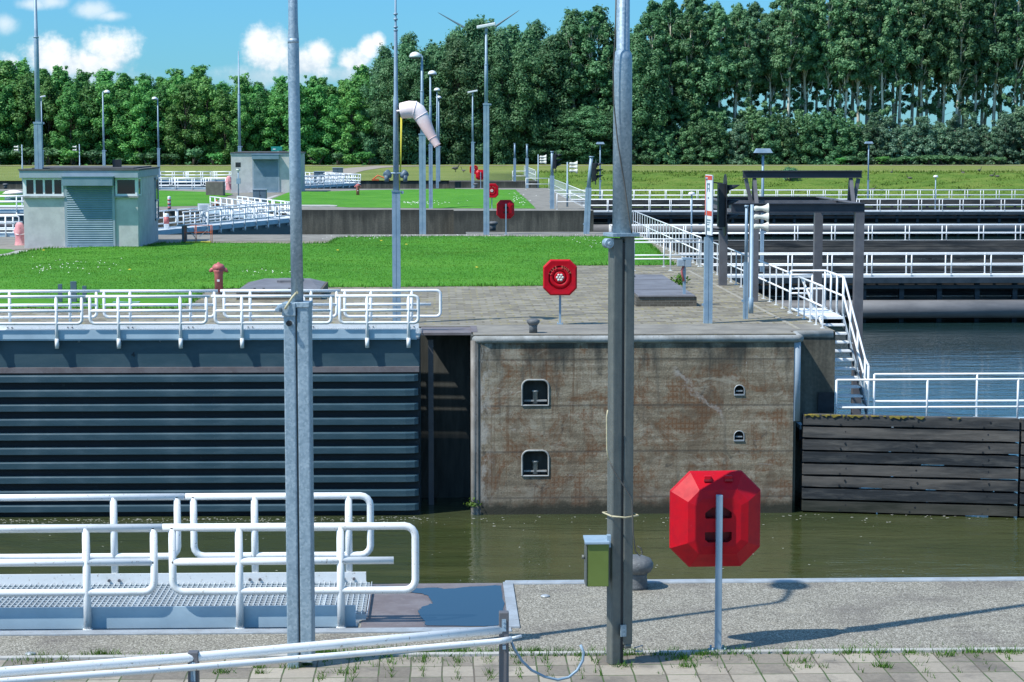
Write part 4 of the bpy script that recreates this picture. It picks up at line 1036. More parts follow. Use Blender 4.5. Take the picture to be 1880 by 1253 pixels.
# small round survey studs in the quay
for px, py, lab in ((1001, 1096, 'small pale metal stud in the quay right of the puddle'), (56, 1202, 'small pale metal stud at lower left of the quay')):
    x, y = G(px, py); q = MB(); q.lathe([(.045, 0), (.045, .012), (.03, .018), (0, .018)], 16, (x, y, 0)); tag(q.build('survey_stud', M['steel_edge']), lab, 'stud')
# ================================================================== HATCHES, HYDRANTS
def hatch(label, pf, zt, w, d, group='hatches'):
    x0, y0 = pf; root = thing('access_hatch', label, 'hatch', (x0, y0, 0), 0, group)
    q = MB(); q.box(0, 0, -.02, w, d, zt - .05); q.build('brick_curb', M['hatchbrick'], root)
    q = MB(); q.prism([(.05, -.03), (w - .05, -.03), (w - .05, d - .06), (.05, d - .06)], zt - .05, zt); lid = q.build('lid', M['hatch'], root, .01)
    return root, lid
xA, yA = G(1279, 563); xW = G(1168, 563)[0]
hb, ld = hatch('long grey hatch with brick curb behind the foreground cabled post', (xW, yA), .30, xA - xW, 8.2)
q = MB(); 
for k in range(3): q.box(.06, 2 + 2*k, .301, xA - xW - .06, 2.02 + 2*k, .304)
q.build('lid_joints', M['roof'], ld)
q = MB(); q.prism([(.12, 7.0), (.62, 7.0), (.62, 7.7), (.12, 7.7)], .30, .36); q.build('small_lid', M['hatch'], hb, .02)
xA, yA = G(434, 551); xB = G(589, 551)[0]
root = thing('access_hatch', 'low brick hatch with sloping grey lid behind the gate railings', 'hatch', (xA, yA, 0), 0, 'hatches')
w_ = xB - xA
q = MB(); q.box(0, 0, -.02, w_, 3.6, .24); q.build('brick_curb', M['hatchbrick'], root)
q = MB(); q.add([(.06, -.02, .245), (w_-.06, -.02, .245), (w_-.06, 3.5, .245), (.06, 3.5, .245), (.06, -.02, .29), (w_-.06, -.02, .29), (w_-.5, 3.3, .36), (.5, 3.3, .36)], [(3,2,1,0), (4,5,6,7), (0,1,5,4), (1,2,6,5), (2,3,7,6), (3,0,4,7)]); ld = q.build('lid', M['hatch'], root)
q = MB(); q.box(.95, 2.0, .31, 1.65, 2.9, .40); q.lathe([(.04, -.02), (.04, .0)], 8, (1.05, 2.0, .36), ax='y'); q.lathe([(.04, -.02), (.04, .0)], 8, (1.55, 2.0, .36), ax='y'); q.build('small_lid', M['hatch'], root, .015)
q = MB()
for k in (.5, .75, 1.45, 1.65): q.box(k-.03, -.03, .28, k+.03, .03, .33)
q.build('hinges', M['steel_frame'], root)
x, y = G(228, 560); q = MB(); q.box(x - .55, y - .5, 0, x + .75, y + 1.0, .05); q.box(x - .3, y - .1, .05, x + .4, y + .7, .075); o = q.build('manhole_cover', M['galv_far']); tag(o, 'flat pale blue grey cover plate behind the gate railing', 'cover')
x, y = G(727, 378.5); 
x, y = G(585, 379); q = MB(); q.box(x - 1.4, y - 1.2, 0, x + 1.2, y + 1.0, .06); tag(q.build('manhole_cover', M['pathstone']), 'pale slab in the lawn beyond the second chamber', 'cover')
def hydrant(label, loc, s=1.0):
    root = thing('hydrant', label, 'hydrant', loc, 0, 'red hydrants')
    q = MB(); q.lathe([(.17, 0), (.17, .03), (.12, .05), (.12, .10)], 18); q.build('foot', M['rubber'], root)
    q = MB(); q.lathe([(.118, .05), (.118, .58), (.14, .66), (.165, .75)], 20); b = q.build('barrel', M['hydrant'], root)
    q = MB(); q.box(-.035, -.122, .40, .035, -.112, .46); q.build('plate', M['sign_white'], b)
    q = MB(); q.lathe([(.165, .74), (.178, .77), (.17, .83), (.12, .885), (.04, .91), (.03, .94), (0, .945)], 20); q.build('cap', M['hydrant'], root)
    for s_ in (-1, 1):
        q = MB(); q.tube([(0, 0, .73), (s_*.19, 0, .73), (s_*.215, 0, .70), (s_*.215, 0, .66)], [.06, .06, .055, .05], 12); q.build('outlet', M['hydrant'], root)
    root.scale = (s, s, s); return root
x, y = G(402, 543); hy = hydrant('faded red hydrant at lawn edge behind the gate railings', (x, y, 0))
x, y = G(657, 361); copy_tree(hy, 'small distant red hydrant on the lawn beyond the second chamber', (x, y, 0), 0)
# pink shrouded hydrants
def shroud(label, loc, s=1.0):
    bm_ = MB(); n = 22; prof = [(.30, 0), (.27, .1), (.23, .35), (.25, .55), (.27, .72), (.22, .85), (.20, 1.0), (.13, 1.12), (.0, 1.16)]
    vs = []; fs = []
    for i, (r, z) in enumerate(prof):
        for k in range(n):
            a = 2*math.pi*k/n; rr = r * (1 + .13*math.sin(5*a + i*.8) * (1 if i < 6 else .4) + random.uniform(-.05, .05)); vs.append((rr*math.cos(a) - .03*i*.2, rr*math.sin(a), z))
    for i in range(len(prof)-1):
        for k in range(n): k2 = (k+1) % n; fs.append((i*n+k, i*n+k2, (i+1)*n+k2, (i+1)*n+k))
    bm_.add(vs, fs, True); root = thing('covered_hydrant', label, 'covered hydrant', loc, 0, 'pink covered hydrants')
    bm_.build('cloth_cover', M['pink'], root); q = MB(); q.tube([(.26*math.cos(2*math.pi*k/14), .26*math.sin(2*math.pi*k/14), .60 + .06*math.sin(2*math.pi*k/14)) for k in range(15)], .022, 6); q.build('tie', M['sock'], root)
    root.scale = (s, s, s); return root
x, y = G(38, 450.5); sh = shroud('pink cloth covered hydrant left of the front blockhouse', (x, y, 0), .82)
x, y = G(421, 349); copy_tree(sh, 'small pink cloth covered hydrant left of the rear blockhouse', (x, y, 0), 1.0, scale=(1.0,1.0,1.0))
# ================================================================== BLOCKHOUSES
def blockhouse(label, loc, w, d, h, door, win, rz=0, side_glass=True):
    root = thing('blockhouse', label, 'building', loc, rz, 'pump blockhouses')
    hw = h * .66 if win else h - .12
    q = MB(); q.box(0, 0, -.02, w, d, hw)
    if win:
        q.box(0, .02, hw, .10, d, h - .3); q.box(w - .10, .9, hw, w, d, h - .3); q.box(.1, d-.12, hw, w-.1, d, h-.3)
        q.box(door[0] - .04, .1, hw, door[1] + .04, .3, h - .3)
    q.build('wall', M['block'], root, .01)
    q = MB(); 
    if win: q.box(-.10, -.22, h - .32, w + .06, d + .06, h - .03)
    else: q.box(-.04, -.06, h - .13, w + .04, d + .04, h - .02)
    fa = q.build('fascia', M['trim'], root, .01)
    q = MB(); q.box(-.13 if win else -.06, -.25 if win else -.08, h - .03, w + .09, d + .09, h + .03); q.box(.3, .3, h + .03, w - .2, d - .3, h + .08); q.build('roof', M['roof'], root)
    # roller shutter with modelled slats and hood
    x0, x1 = door; zt = h - .62 if win else h - .48
    q = MB(); n = int((zt - .12) / .085)
    for k in range(n):
        z = .12 + k * (zt - .12) / n; dz = (zt - .12) / n
        q.add([(x0, -.055, z), (x1, -.055, z), (x1, -.085, z + dz*.35), (x0, -.085, z + dz*.35), (x1, -.055, z + dz), (x0, -.055, z + dz)], [(0,1,2,3), (3,2,4,5)])
    q.box(x0, -.05, .08, x1, -.01, zt)
    s_ = q.build('shutter', M['shutter'], root)
    q = MB(); q.box(x0 - .02, -.11, .04, x1 + .02, -.03, .12); q.build('bottom_bar', M['galv_far'], s_)
    q = MB(); q.box(x0 - .10, -.52, zt, x1 + .10, -.012, zt + .34); q.box(x0 - .13, -.55, zt + .34, x1 + .13, -.012, zt + .37); q.build('shutter_hood', M['shutter'], root)
    q = MB(); q.box(x0 - .10, -.07, 0, x0, -.012, zt); q.box(x1, -.07, 0, x1 + .10, -.012, zt); q.build('guide_rail', M['trim'], root)
    q = MB(); q.box(x0 - .3, -.55, -.0, x1 + .3, -.02, .05); q.build('threshold', M['coping'], root)
    if win:
        for a, b, nb in win:
            f = MB(); f.box(a, -.03, hw + .02, b, .06, hw + .10); f.box(a, -.03, h - .40, b, .06, h - .33)
            for k in range(nb + 1):
                xx = a + (b - a - .08) * k / nb; f.box(xx, -.028, hw + .101, xx + .08, .058, h - .401)
            fr_ = f.build('window', M['sign_white'], root)
            g_ = MB(); g_.box(a + .02, .012, hw + .06, b - .02, .03, h - .36); g_.build('pane', M['glass'], fr_)
            g_ = MB(); g_.box(a - .06, -.12, hw - .05, b + .06, .0, hw + .015); g_.build('sill', M['coping'], fr_)
        f = MB(); f.box(w - .05, .08, hw + .02, w + .02, .85, hw + .08); f.box(w - .05, .08, h - .38, w + .02, .85, h - .33); f.box(w - .05, .05, hw, w + .02, .12, h - .33); f.box(w - .05, .82, hw, w + .02, .90, h - .33)
        fr_ = f.build('window', M['sign_white'], root); g_ = MB(); g_.box(w - .035, .1, hw + .05, w - .01, .83, h - .35); g_.build('pane', M['glass'], fr_)
        # corner post and glazed end strip
        q = MB(); q.box(w - .08, -.012, hw - .02, w + .012, .06, h - .31); q.build('corner_post', M['sign_white'], root); q = MB(); q.box(-.012, -.012, hw - .02, .08, .06, h - .31); q.build('corner_post', M['sign_white'], root)
        f = MB(); y0 = d - .95
        f.box(w - .02, y0, .9, w + .05, d - .02, .98); f.box(w - .02, y0, 1.7, w + .05, d - .02, 1.78); f.box(w - .02, y0, h - .5, w + .05, d - .02, h - .42); f.box(w - .02, y0, .9, w + .055, y0 + .07, h - .42); f.box(w - .02, d - .09, .9, w + .055, d - .02, h - .42)
        fr_ = f.build('window', M['trim'], root); g_ = MB(); g_.box(w - .01, y0 + .05, .95, w + .03, d - .06, h - .45); g_.build('pane', M['glass'], fr_)
    return root
x0, y0 = G(46, 456); x1, _ = G(261, 453.5)
W1 = x1 - x0
ppm = W1 / 215.0
bh = blockhouse('front pale blockhouse with blue grey roller shutter and strip windows', (x0, y0 - .1, 0), W1, 5.8, 3.12, ((128 - 46) * ppm, (213 - 46) * ppm), [(.05, (122 - 46) * ppm, 4), ((219 - 46) * ppm, W1 - .02, 1)])
# roof-top box
q = MB(); q.box(3.3, 1.6, 3.2, 3.62, 1.9, 3.5); q.box(3.36, 1.62, 3.10, 3.56, 1.85, 3.21); q.build('roof_vent', M['black'], bh)
x2, y2 = G(425, 354.5); x3, _ = G(553, 353.5)
bh2 = blockhouse('rear pale blockhouse with blue grey roller shutter, half behind the foreground post', (x2, y2, 0), x3 - x2, 6.0, 3.1, ((467 - 425) * (x3-x2)/128, (512.5 - 425) * (x3-x2)/128), None)
q = MB(); q.box(x3-x2-2.0, 5.0, 3.14, x3-x2-1.5, 5.05, 3.24); q.build('roof_vent', M['black'], bh2)
x, z = D(508, 277, 210); q = MB(); q.box(x-.55, 209.95, z-.42, x+.55, 210.0, z+.42); rs = thing('road_sign', 'small teal direction sign above rear blockhouse roof', 'sign', (0,0,0)); q.build('sign_panel', M['teal'], rs)
q = MB(); q.tube([(x-.4, 210.03, 0), (x-.4, 210.03, z+.3)], .04, 8); q.tube([(x+.4, 210.03, 0), (x+.4, 210.03, z+.3)], .04, 8); q.build('post', M['galv_far'], rs)
q = MB(); q.box(x-.38, 209.93, z+.1, x-.1, 209.95, z+.2); q.box(x+.05, 209.93, z-.15, x+.35, 209.95, z-.05); q.box(x-.3, 209.93, z-.2, x-.1, 209.95, z-.1); q.build('sign_marks', M['sign_white'], rs)
# apron around the front blockhouse
m_ = MB(); m_.sheet([(x0 - 8, y0 - .3), (x0 + .8, y0 - .9), (x0+1.5, y0-.35), (x0+3.9, y0-.35), (x0+4.6, y0 - .8), (x1 + 1.5, y0 - .5), (x1 + 1.5, 88.8), (x0 - 8, 88.8)], .0042); struct(m_, 'concrete_apron', M['apron'])
# ================================================================== LAMP POSTS AND MASTS ACROSS THE LOCKS
def lamp_post(label, base, top_z, base_h, base_w=.20, base_z=0.0, head='dome', hx=-.45, hy=0.0, rt=(.085, .05), group='galvanised lamp posts', steps=True, cat='lamp post'):
    root = thing('lamp_post' if head else 'mast', label, cat, (base[0], base[1], base_z), 0, group)
    H = top_z - base_z; w = base_w / 2
    if base_h > .1:
        q = MB(); q.box(-w, -w*.8, 0, -.006, w*.8, base_h); q.box(.006, -w*.8, 0, w, w*.8, base_h); q.box(-.02, -w*.6, .02, .02, w*.6, base_h - .02)
        q.box(-w - .02, -w*.9, base_h - .06, w + .02, w*.9, base_h + .01); q.lathe([(.045, -.02), (.045, .02), (0, .025)], 10, (w + .06, 0, base_h - .04), ax='y')
        q.build('column', M['galv_far'], root)
    zj = base_h + (H - base_h) * .55
    q = MB()
    if steps: q.tube([(0, 0, base_h), (0, 0, zj), (0, 0, zj + .04), (0, 0, H)], [rt[0], rt[0]*.92, rt[0]*.72, rt[1]], 12); q.lathe([(rt[0]*1.05, zj - .02), (rt[0]*1.05, zj + .02)], 12)
    else: q.tube([(0, 0, base_h), (0, 0, H)], [rt[0], rt[1]], 12)
    q.build('tube', M['galv_far'], root)
    if head == 'dome':
        q = MB(); q.tube([(0, 0, H - .06), (0, 0, H), (hx*.2, hy*.2, H + .08), (hx*.75, hy*.75, H + .06)], .045, 8); q.build('arm', M['galv_far'], root)
        q = MB(); q.lathe([(.27, 0), (.26, .08), (.20, .18), (.10, .23), (0, .25)], 18, (hx, hy, H - .04)); q.build('lamp_shade', M['white_far'], root)
        q = MB(); q.lathe([(0, -.08), (.16, -.06), (.24, .0)], 18, (hx, hy, H - .04)); q.build('diffuser', M['galv_dark'], root)
    elif head == 'flat':
        q = MB(); q.tube([(0, 0, H - .02), (0, 0, H + .22)], .07, 8); q.build('arm', M['trim'], root)
        q = MB(); q.bar((-.42, 0, H + .22), (.42, 0, H + .38), .3, .14); q.build('lamp_head', M['white_far'], root, .03)
    elif head == 'hood':
        q = MB(); q.prism([(-.30, -.2), (.30, -.2), (.30, .2), (-.30, .2)], H, H + .08); q.add([(-.42,-.25,H),(.42,-.25,H),(.42,.25,H),(-.42,.25,H),(-.30,-.2,H+.20),(.30,-.2,H+.20),(.30,.2,H+.20),(-.30,.2,H+.20)], [(3,2,1,0),(4,5,6,7),(0,1,5,4),(1,2,6,5),(2,3,7,6),(3,0,4,7)]); q.build('lamp_hood', M['galv_far'], root)
        q = MB(); q.box(-.2, -.14, H - .08, .2, .14, H); q.build('lamp', M['glass'], root)
    elif head == 'cap':
        q = MB(); q.lathe([(.20, 0), (.22, .05), (.17, .15), (0, .19)], 14, (0, 0, H)); q.build('lamp_shade', M['white_far'], root)
    return root
def from_px(px, py, top_py, top_px=None):
    x, y = G(px, py); return (x, y), D(px, top_py, y)[1]
LP = [  # base px, base py, top py, label, head, hx, base height, base width
    (776, 430.5, 104, 'lamp post with white dome lamp on left arm, at second chamber edge', 'dome', -.30, 4.55, .30),
    (791, 383.5, 136, 'lamp post with white dome lamp, second in the receding row', 'dome', .12, 3.9, .24),
    (803, 346, 166, 'lamp post with dome lamp, third in the receding row', 'dome', .0, 3.4, .24),
    (806, 333.5, 180, 'lamp post with dome lamp, smallest and last in the receding row', 'dome', .0, 3.4, .24),
    (893, 431.5, 60, 'tall lamp post with flat tilted lamp, left of a red lifebuoy cabinet', 'flat', 0, 5.9, .26),
    (868, 346, 175, 'lamp post with flat white lamp behind the lifebuoy cabinets', 'flat', 0, 3.9, .24),
    (192, 346, 170, 'lamp post with curved arm to the right, behind front blockhouse', 'dome', .35, 3.2, .24),
    (292, 333.5, 182, 'lamp post with dome lamp to the left, behind front blockhouse', 'dome', -.3, 3.2, .24),
    (79, 333.5, 184, 'thin lamp post with flat lamp just right of the tall left mast', 'flat', 0, 3.0, .20),
]
for px, py, tp, lab, hd, hx, bh_, bw_ in LP:
    b, tz = from_px(px, py, tp); lamp_post(lab, b, tz, bh_, bw_, 0, hd, hx)
# jetty lamps
for px, yy, tp, lab, hd, hz in ((1401, 95.9, 281, 'jetty lamp post with wide grey hood, behind the hoist frame', 'hood', .0), (1595, 203.4, 264, 'jetty lamp post with small hood before the poplars', 'hood', 0), (1102, 203.4, 265, 'jetty lamp post with small hood near the traffic signal', 'hood', 0), (1718, 174.6, 326, 'low jetty lamp with white cap at the right', 'cap', 0), (1270, 124.9, 358, 'low jetty lamp with white cap near the bridge railing', 'cap', 0)):
    x, z = D(px, tp, yy); lamp_post(lab, (x, yy), z, 1.9 if hd == 'hood' else 0.05, .16, -1.87, hd, rt=(.075, .055) if hd == 'hood' else (.05, .045), group='jetty lamp posts', steps=False)
# masts
b, tz = from_px(75, 455.5, -60); mast1 = lamp_post('tall galvanised mast in front of the front blockhouse', b, tz, 5.0, .30, 0, None, rt=(.105, .05), group='tall masts', cat='mast')
b, tz = from_px(441, 352, 94); lamp_post('slim tapering mast with dark tip beside the rear blockhouse', b, tz, 3.6, .26, 0, None, rt=(.11, .035), group='tall masts', cat='mast')
x_, y_ = G(75, 455.5)
gb2 = thing('junction_box', 'small olive green junction box on the mast by the front blockhouse', 'junction box', (x_, y_, 0)); zc = D(64, 410, y_)[1]; xx = D(64.5, 410, y_)[0] - x_
q = MB(); q.box(xx - .13, -.12, zc - .17, xx + .11, .1, zc + .17); q.build('box_body', M['green_box'], gb2); q = MB(); q.box(xx - .15, -.14, zc + .172, xx + .12, .12, zc + .19); q.box(xx+.11, -.03, zc-.1, xx+.16, .03, zc+.1); q.build('lid', M['galv_far'], gb2)
# windsock mast
wb = G(728.5, 594)
wm = thing('windsock_mast', 'tall windsock mast with twin green floodlights and grey column', 'mast', (wb[0], wb[1], 0))
Wz = lambda px, py: (D(px, py, wb[1])[0] - wb[0], 0, D(px, py, wb[1])[1])
w_ = .098; hcol = Wz(728, 352)[2]
q = MB(); q.box(-w_, -w_*.8, 0, -.005, w_*.8, hcol); q.box(.005, -w_*.8, 0, w_, w_*.8, hcol); q.box(-.02, -.05, .05, .02, .05, hcol - .03); q.box(-w_-.015, -w_, hcol, w_+.02, w_, hcol+.02); q.lathe([(.04, -.03), (.04, .03), (0, .035)], 10, (w_+.05, 0, hcol-.02), ax='y'); q.build('column', M['galv_far'], wm)
q = MB(); q.tube([(0, 0, hcol), (.005, 0, Wz(730, 180)[2]), (.008, 0, Wz(730, 176)[2]), (.012, 0, Wz(731, 58)[2]), (.012, 0, Wz(731, 54)[2]), (.012, 0, 9.2)], [.072, .058, .048, .042, .026, .02], 12)
for zz in (26, 36, 50, 56): q.lathe([(.05, -.02), (.05, .02)], 10, (.012, 0, Wz(731, zz)[2]))
q.build('tube', M['galv_far'], wm)
zf = Wz(728, 320)[2]
q = MB(); q.tube([(-.24, -.05, zf + .02), (.24, -.05, zf + .02)], .02, 8); q.build('floodlight_arm', M['galv_far'], wm)
for s in (-1, 1):
    q = MB(); q.lathe([(.03, -.12), (.075, -.07), (.095, .02), (.10, .05)], 14, (0, 0, 0), ax='y'); q.xf(Matrix.Translation((s*.20, -.02, zf)) @ Matrix.Rotation(R(-s*50), 4, 'Z') @ Matrix.Rotation(R(35), 4, 'X')); q.lathe([(.05, -.10), (.06, .05)], 10, (s*.22, -.06, zf-.08))
    fl = q.build('floodlight', M['teal'] if False else M['blue_steel'], wm)
q = MB()
for dx, y0_, y1_ in ((.085, 210, 300),): q.add([Wz(735, 207), Wz(739, 207), Wz(736.5, 305), Wz(735, 305)], [(0,1,2,3)]); q.tube([Wz(737, 205), Wz(735.5, 305), Wz(733, 350), Wz(725, 352)], [.030, .018, .010, .010], 6); q.tube([Wz(722, 470), Wz(721.5, 484)], .014, 6)
q.build('yellow_strap', M['yellow'], wm)
ws = thing('windsock', 'drooping faded white and pink windsock on the mast', 'windsock', (wb[0], wb[1], 0))
path = [(737, 204, 14.2), (744, 203, 15), (752, 201.5, 15.5), (761, 202, 15.8), (768, 206, 14.8), (773, 213, 13.6), (778, 222, 12.6), (783, 232, 11.4), (788, 242, 10.0), (794, 253, 8.4), (799, 261, 7.2), (803, 267.5, 6.4)]
pxm = F_PX / wb[1]
q = MB(); n = 20
cs = [Wz(a, b_) for a, b_, r in path]; rs_ = [r / pxm for a, b_, r in path]
q.tube([(c[0], -.22 - .02*i, c[2]) for i, c in enumerate(cs)], rs_, n, False); sock = q.build('sock', M['sock'], ws)
q = MB(); q.tube([(c[0], -.22 - .02*i, c[2]) for i, c in enumerate(cs)], [r*.965 for r in rs_], n, False); q.f = [tuple(reversed(f)) for f in q.f]; q.build('lining', M['sock_in'], sock)
q = MB()
for i in (0, 3, 5, 9, 11):
    a = Vector((cs[i][0], -.22 - .02*i, cs[i][2])); t = (Vector((cs[min(i+1, 11)][0], 0, cs[min(i+1, 11)][2])) - Vector((cs[max(i-1, 0)][0], 0, cs[max(i-1, 0)][2]))).normalized(); u = Vector((0,1,0)); v_ = t.cross(u)
    q.tube([a + (u*math.cos(2*math.pi*k/20) + v_*math.sin(2*math.pi*k/20)) * rs_[i]*1.02 for k in range(21)], .007, 5, False)
q.tube([(0, 0, cs[0][2]), (cs[0][0] + .02, -.22, cs[0][2])], .02, 6)
q.build('hoop', M['sock'], ws)
# ================================================================== SIGNALS
def signal_pole(label, base, top_z, base_h, w=.16, lean=0.0, base_z=0, group='signal poles'):
    root = thing('signal_pole', label, 'pole', (base[0], base[1], base_z), 0, group); H = top_z - base_z; h = w/2
    q = MB(); q.box(-h, -h*.8, 0, -.005, h*.8, base_h); q.box(.005, -h*.8, 0, h, h*.8, base_h); q.box(-.02, -h*.5, .02, .02, h*.5, base_h-.02); q.lathe([(.03, -.02), (.03, .02)], 8, (-h - .02, 0, .45), ax='y'); q.build('column', M['galv_far'], root)
    q = MB(); q.tube([(0, 0, base_h), (lean*(H-base_h), 0, H)], [h*.72, h*.6], 12); q.lathe([(h*.9, 0), (h*.9, .05)], 12, (lean*(H-base_h), 0, H - .05)); q.build('tube', M['galv_far'], root)
    if lean: root.rotation_euler = (0, math.atan(lean), 0)
    return root
def traffic_light(label, loc, z0, z1, s=1.0, group='black navigation signals', nl=3, rz=0):
    """looks along +x: oval backplate, box behind it, hoods in front"""
    root = thing('traffic_light', label, 'traffic light', loc, rz, group); H = z1 - z0; zc = (z0+z1)/2
    q = MB(); n = 28; rw = .30*s
    vs = []
    for x in (0, .025):
        for k in range(n):
            a = 2*math.pi*k/n; ca, sa = math.cos(a), math.sin(a)
            vs.append((x, rw*ca, zc + (H/2 - rw)*(1 if sa > 0 else -1)*(1 if abs(sa) > 1e-6 else 0) + rw*sa))
    q.add(vs, [tuple(range(n)), tuple(n + k for k in reversed(range(n)))] + [(k, n+k, n+(k+1) % n, (k+1) % n) for k in range(n)]); q.build('backplate', M['black'], root)
    q = MB(); q.box(-.17*s, -.17*s, z0 + H*.15, -.003, .17*s, z1 - H*.15); q.build('housing', M['black'], root, .01)
    for k in range(nl):
        zz = zc + (k - (nl-1)/2) * H * .235
        q = MB(); q.lathe([(.12*s, .027), (0, .045)], 18, (0, 0, zz), ax='x'); q.build('lens', M['lens'], root)
        q = MB(); n = 16; vs = []
        for i in range(n + 1):
            a = R(-30) + R(240) * i / n; L_ = .06 + .30*s*max(0, math.sin(a))**.8
            vs += [(.025, .14*s*math.cos(a), zz + .14*s*math.sin(a)), (.025 + L_, .145*s*math.cos(a), zz + .145*s*math.sin(a)*1.0)]
        q.add(vs, [(2*i, 2*i+1, 2*i+3, 2*i+2) for i in range(n)], True); h_ = q.build('hood', M['black'], root)
        so = h_.modifiers.new('thick', 'SOLIDIFY'); so.thickness = .008
    return root
def horn_post(label, base, top_z, zs, base_h=1.6, base_z=0, s=1.0, hx=.16, pole=True, group='horn loudspeaker posts', side=1):
    root = thing('horn_post', label, 'loudspeaker', (base[0], base[1], base_z), 0, group); H = top_z - base_z
    q = MB(); q.tube([(0,0,0), (0,0,base_h), (0,0,base_h+.01), (0,0,H)], [.062, .062, .045, .045], 12); q.build('pole', M['galv_far'], root)
    for k, z in enumerate(zs):
        q = MB(); zz = z - base_z; S = s
        q.lathe([(.05*S, -.10*S), (.07*S, -.06*S), (.055*S, .04*S), (.06*S, .12*S), (.09*S, .20*S), (.135*S, .255*S), (.14*S, .27*S), (.12*S, .26*S), (.05*S, .15*S)], 18, (hx + .06, -.05, zz), ax='x')
        hn = q.build('horn', M['horn'], root)
        q = MB(); q.bar((0, -.02, zz - .02), (hx + .05, -.05, zz - .01), .02, .03); q.build('horn_bracket', M['steel_frame'], hn)
    return root
# sign pole with tall board
b, tz = from_px(1299.5, 594, 326)
sp_ = signal_pole('tall signal pole with narrow red and white board, foremost on the pier', b, tz, D(1299, 436, b[1])[1], .20)
sb = thing('sign_board', 'narrow white sign board with red bands, on the foremost signal pole', 'sign', (b[0], b[1], 0))
z0, z1 = D(1300, 431, b[1])[1], D(1300, 321, b[1])[1]
Mr = Matrix.Translation((-.02, -.16, 0)) @ Matrix.Rotation(R(-82), 4, 'Z')     # board normal looks to the left and a little to the camera
def sbx(name, x0, x1, za, zb, mat, par, t=0.0):
    q = MB(); q.box(x0, -.012 - t, za, x1, .012 if t == 0 else -.012, zb); q.xf(Mr); return q.build(name, mat, par)
pn = sbx('panel', -.30, .30, z0, z1, M['sign_white'], sb)
H_ = z1 - z0
sbx('red_band', -.30, .30, z1 - H_*.085, z1 - H_*.015, M['sign_red'], pn, .004)
sbx('red_band', -.30, .30, z0 + H_*.32, z0 + H_*.40, M['sign_red'], pn, .004)
sbx('red_band', -.30, -.25, z0 + H_*.40, z1 - H_*.085, M['sign_red'], pn, .0035); 
q = MB()
for (xa, xb, fa, fb) in ((-.12, -.07, .72, .86), (.06, .11, .72, .86), (-.12, .11, .83, .86), (-.07, .06, .76, .78), (-.05, .04, .60, .63), (-.20, .20, .235, .26), (-.18, .18, .20, .215), (-.2, .1, .165, .18), (-.15, .15, .07, .12)):
    q.box(xa, -.0175, z0 + H_*fa, xb, -.012, z0 + H_*fb)
q.xf(Mr); q.build('sign_marks', M['sign_ink'], pn)
q = MB(); q.box(-.025, .012, z0 + .05, .025, .10, z1 - .03); q.xf(Mr); q.build('mounting_rail', M['galv_far'], sb)
# big traffic light beside it
xt = D(1329.5, 380, b[1])[0]
tl = traffic_light('large black traffic light seen from the side, on the foremost signal pole', (xt, b[1] - .05, 0), D(1330, 434, b[1])[1], D(1330, 320, b[1])[1], .92)
for py in (335, 420):
    q = MB(); q.bar((b[0] - xt + .05, 0, D(1310, py, b[1])[1]), (-.05, 0, D(1310, py + 2, b[1])[1]), .03, .03); q.build('bracket', M['black'], tl)
# thin pole + horn pole
b, tz = from_px(1368.5, 586, 377); signal_pole('slim blue grey pole between the traffic light and hoist frame', b, tz, D(1370, 482, b[1])[1], .115)
bq = (D(1379.5, 500, 52.0)[0], 52.0)
horn_post('post with three white horn loudspeakers in front of hoist frame', bq, D(1379, 376, 52)[1], [D(1390, y_, 52)[1] for y_ in (383, 398.5, 416)], .4, s=.98, hx=.08)
# second pier group
b, tz = from_px(1076.5, 430, 287); signal_pole('leaning grey signal pole at second chamber edge', b, tz, D(1080, 345, b[1])[1], .26, .045)
xt = D(1093, 318, b[1])[0]; tl2 = traffic_light('black traffic light on leaning pole, hoods to the right', (xt, b[1], 0), D(1093, 340, b[1])[1], D(1093, 293, b[1])[1], .95)
for py in (300, 334):
    q = MB(); q.bar((-.45, 0, D(1093, py, b[1])[1]), (-.1, 0, D(1093, py, b[1])[1]), .03, .03); q.build('bracket', M['black'], tl2)
b, tz = from_px(1013.5, 384, 278); signal_pole('upright grey signal pole on the middle island corner', b, tz, D(1013, 323, b[1])[1], .26)
xt = D(1020, 300, b[1])[0]; tl3 = traffic_light('small black traffic light on middle island pole', (xt, b[1], 0), D(1020, 316, b[1])[1], D(1020, 278, b[1])[1], 1.0)
b, tz = from_px(1041.5, 380, 298); horn_post('post with three white horns on the middle island', b, tz, [D(1041, y_, b[1])[1] for y_ in (301, 307, 314)], 1.6, s=1.35, hx=.20)
b, tz = from_px(988, 346, 284); horn_post('post with three white horns near the far chamber', b, tz, [D(988, y_, b[1])[1] for y_ in (288.5, 293.5, 298.5)], 1.6, s=1.5, hx=.22)
b, tz = from_px(967.5, 346, 265); signal_pole('bare grey pole behind the far chamber, right one of two', b, tz, D(967, 291, b[1])[1], .24)
b, tz = from_px(945, 333.5, 263.5); signal_pole('bare grey pole behind the far chamber, left one of two', b, tz, D(945, 291, b[1])[1], .24)
b, tz = from_px(42, 346, 266); p1 = horn_post('small pole with dark horn pair at the far left edge', b, tz, [D(36, y_, b[1])[1] for y_ in (270, 276)], D(42, 300, b[1])[1], s=1.0, hx=-.62)
b, tz = from_px(147, 333.5, 265); p1 = horn_post('small pole with dark horn pair behind front blockhouse', b, tz, [D(140, y_, b[1])[1] for y_ in (270, 276)], D(147, 300, b[1])[1], s=1.0, hx=-.6)
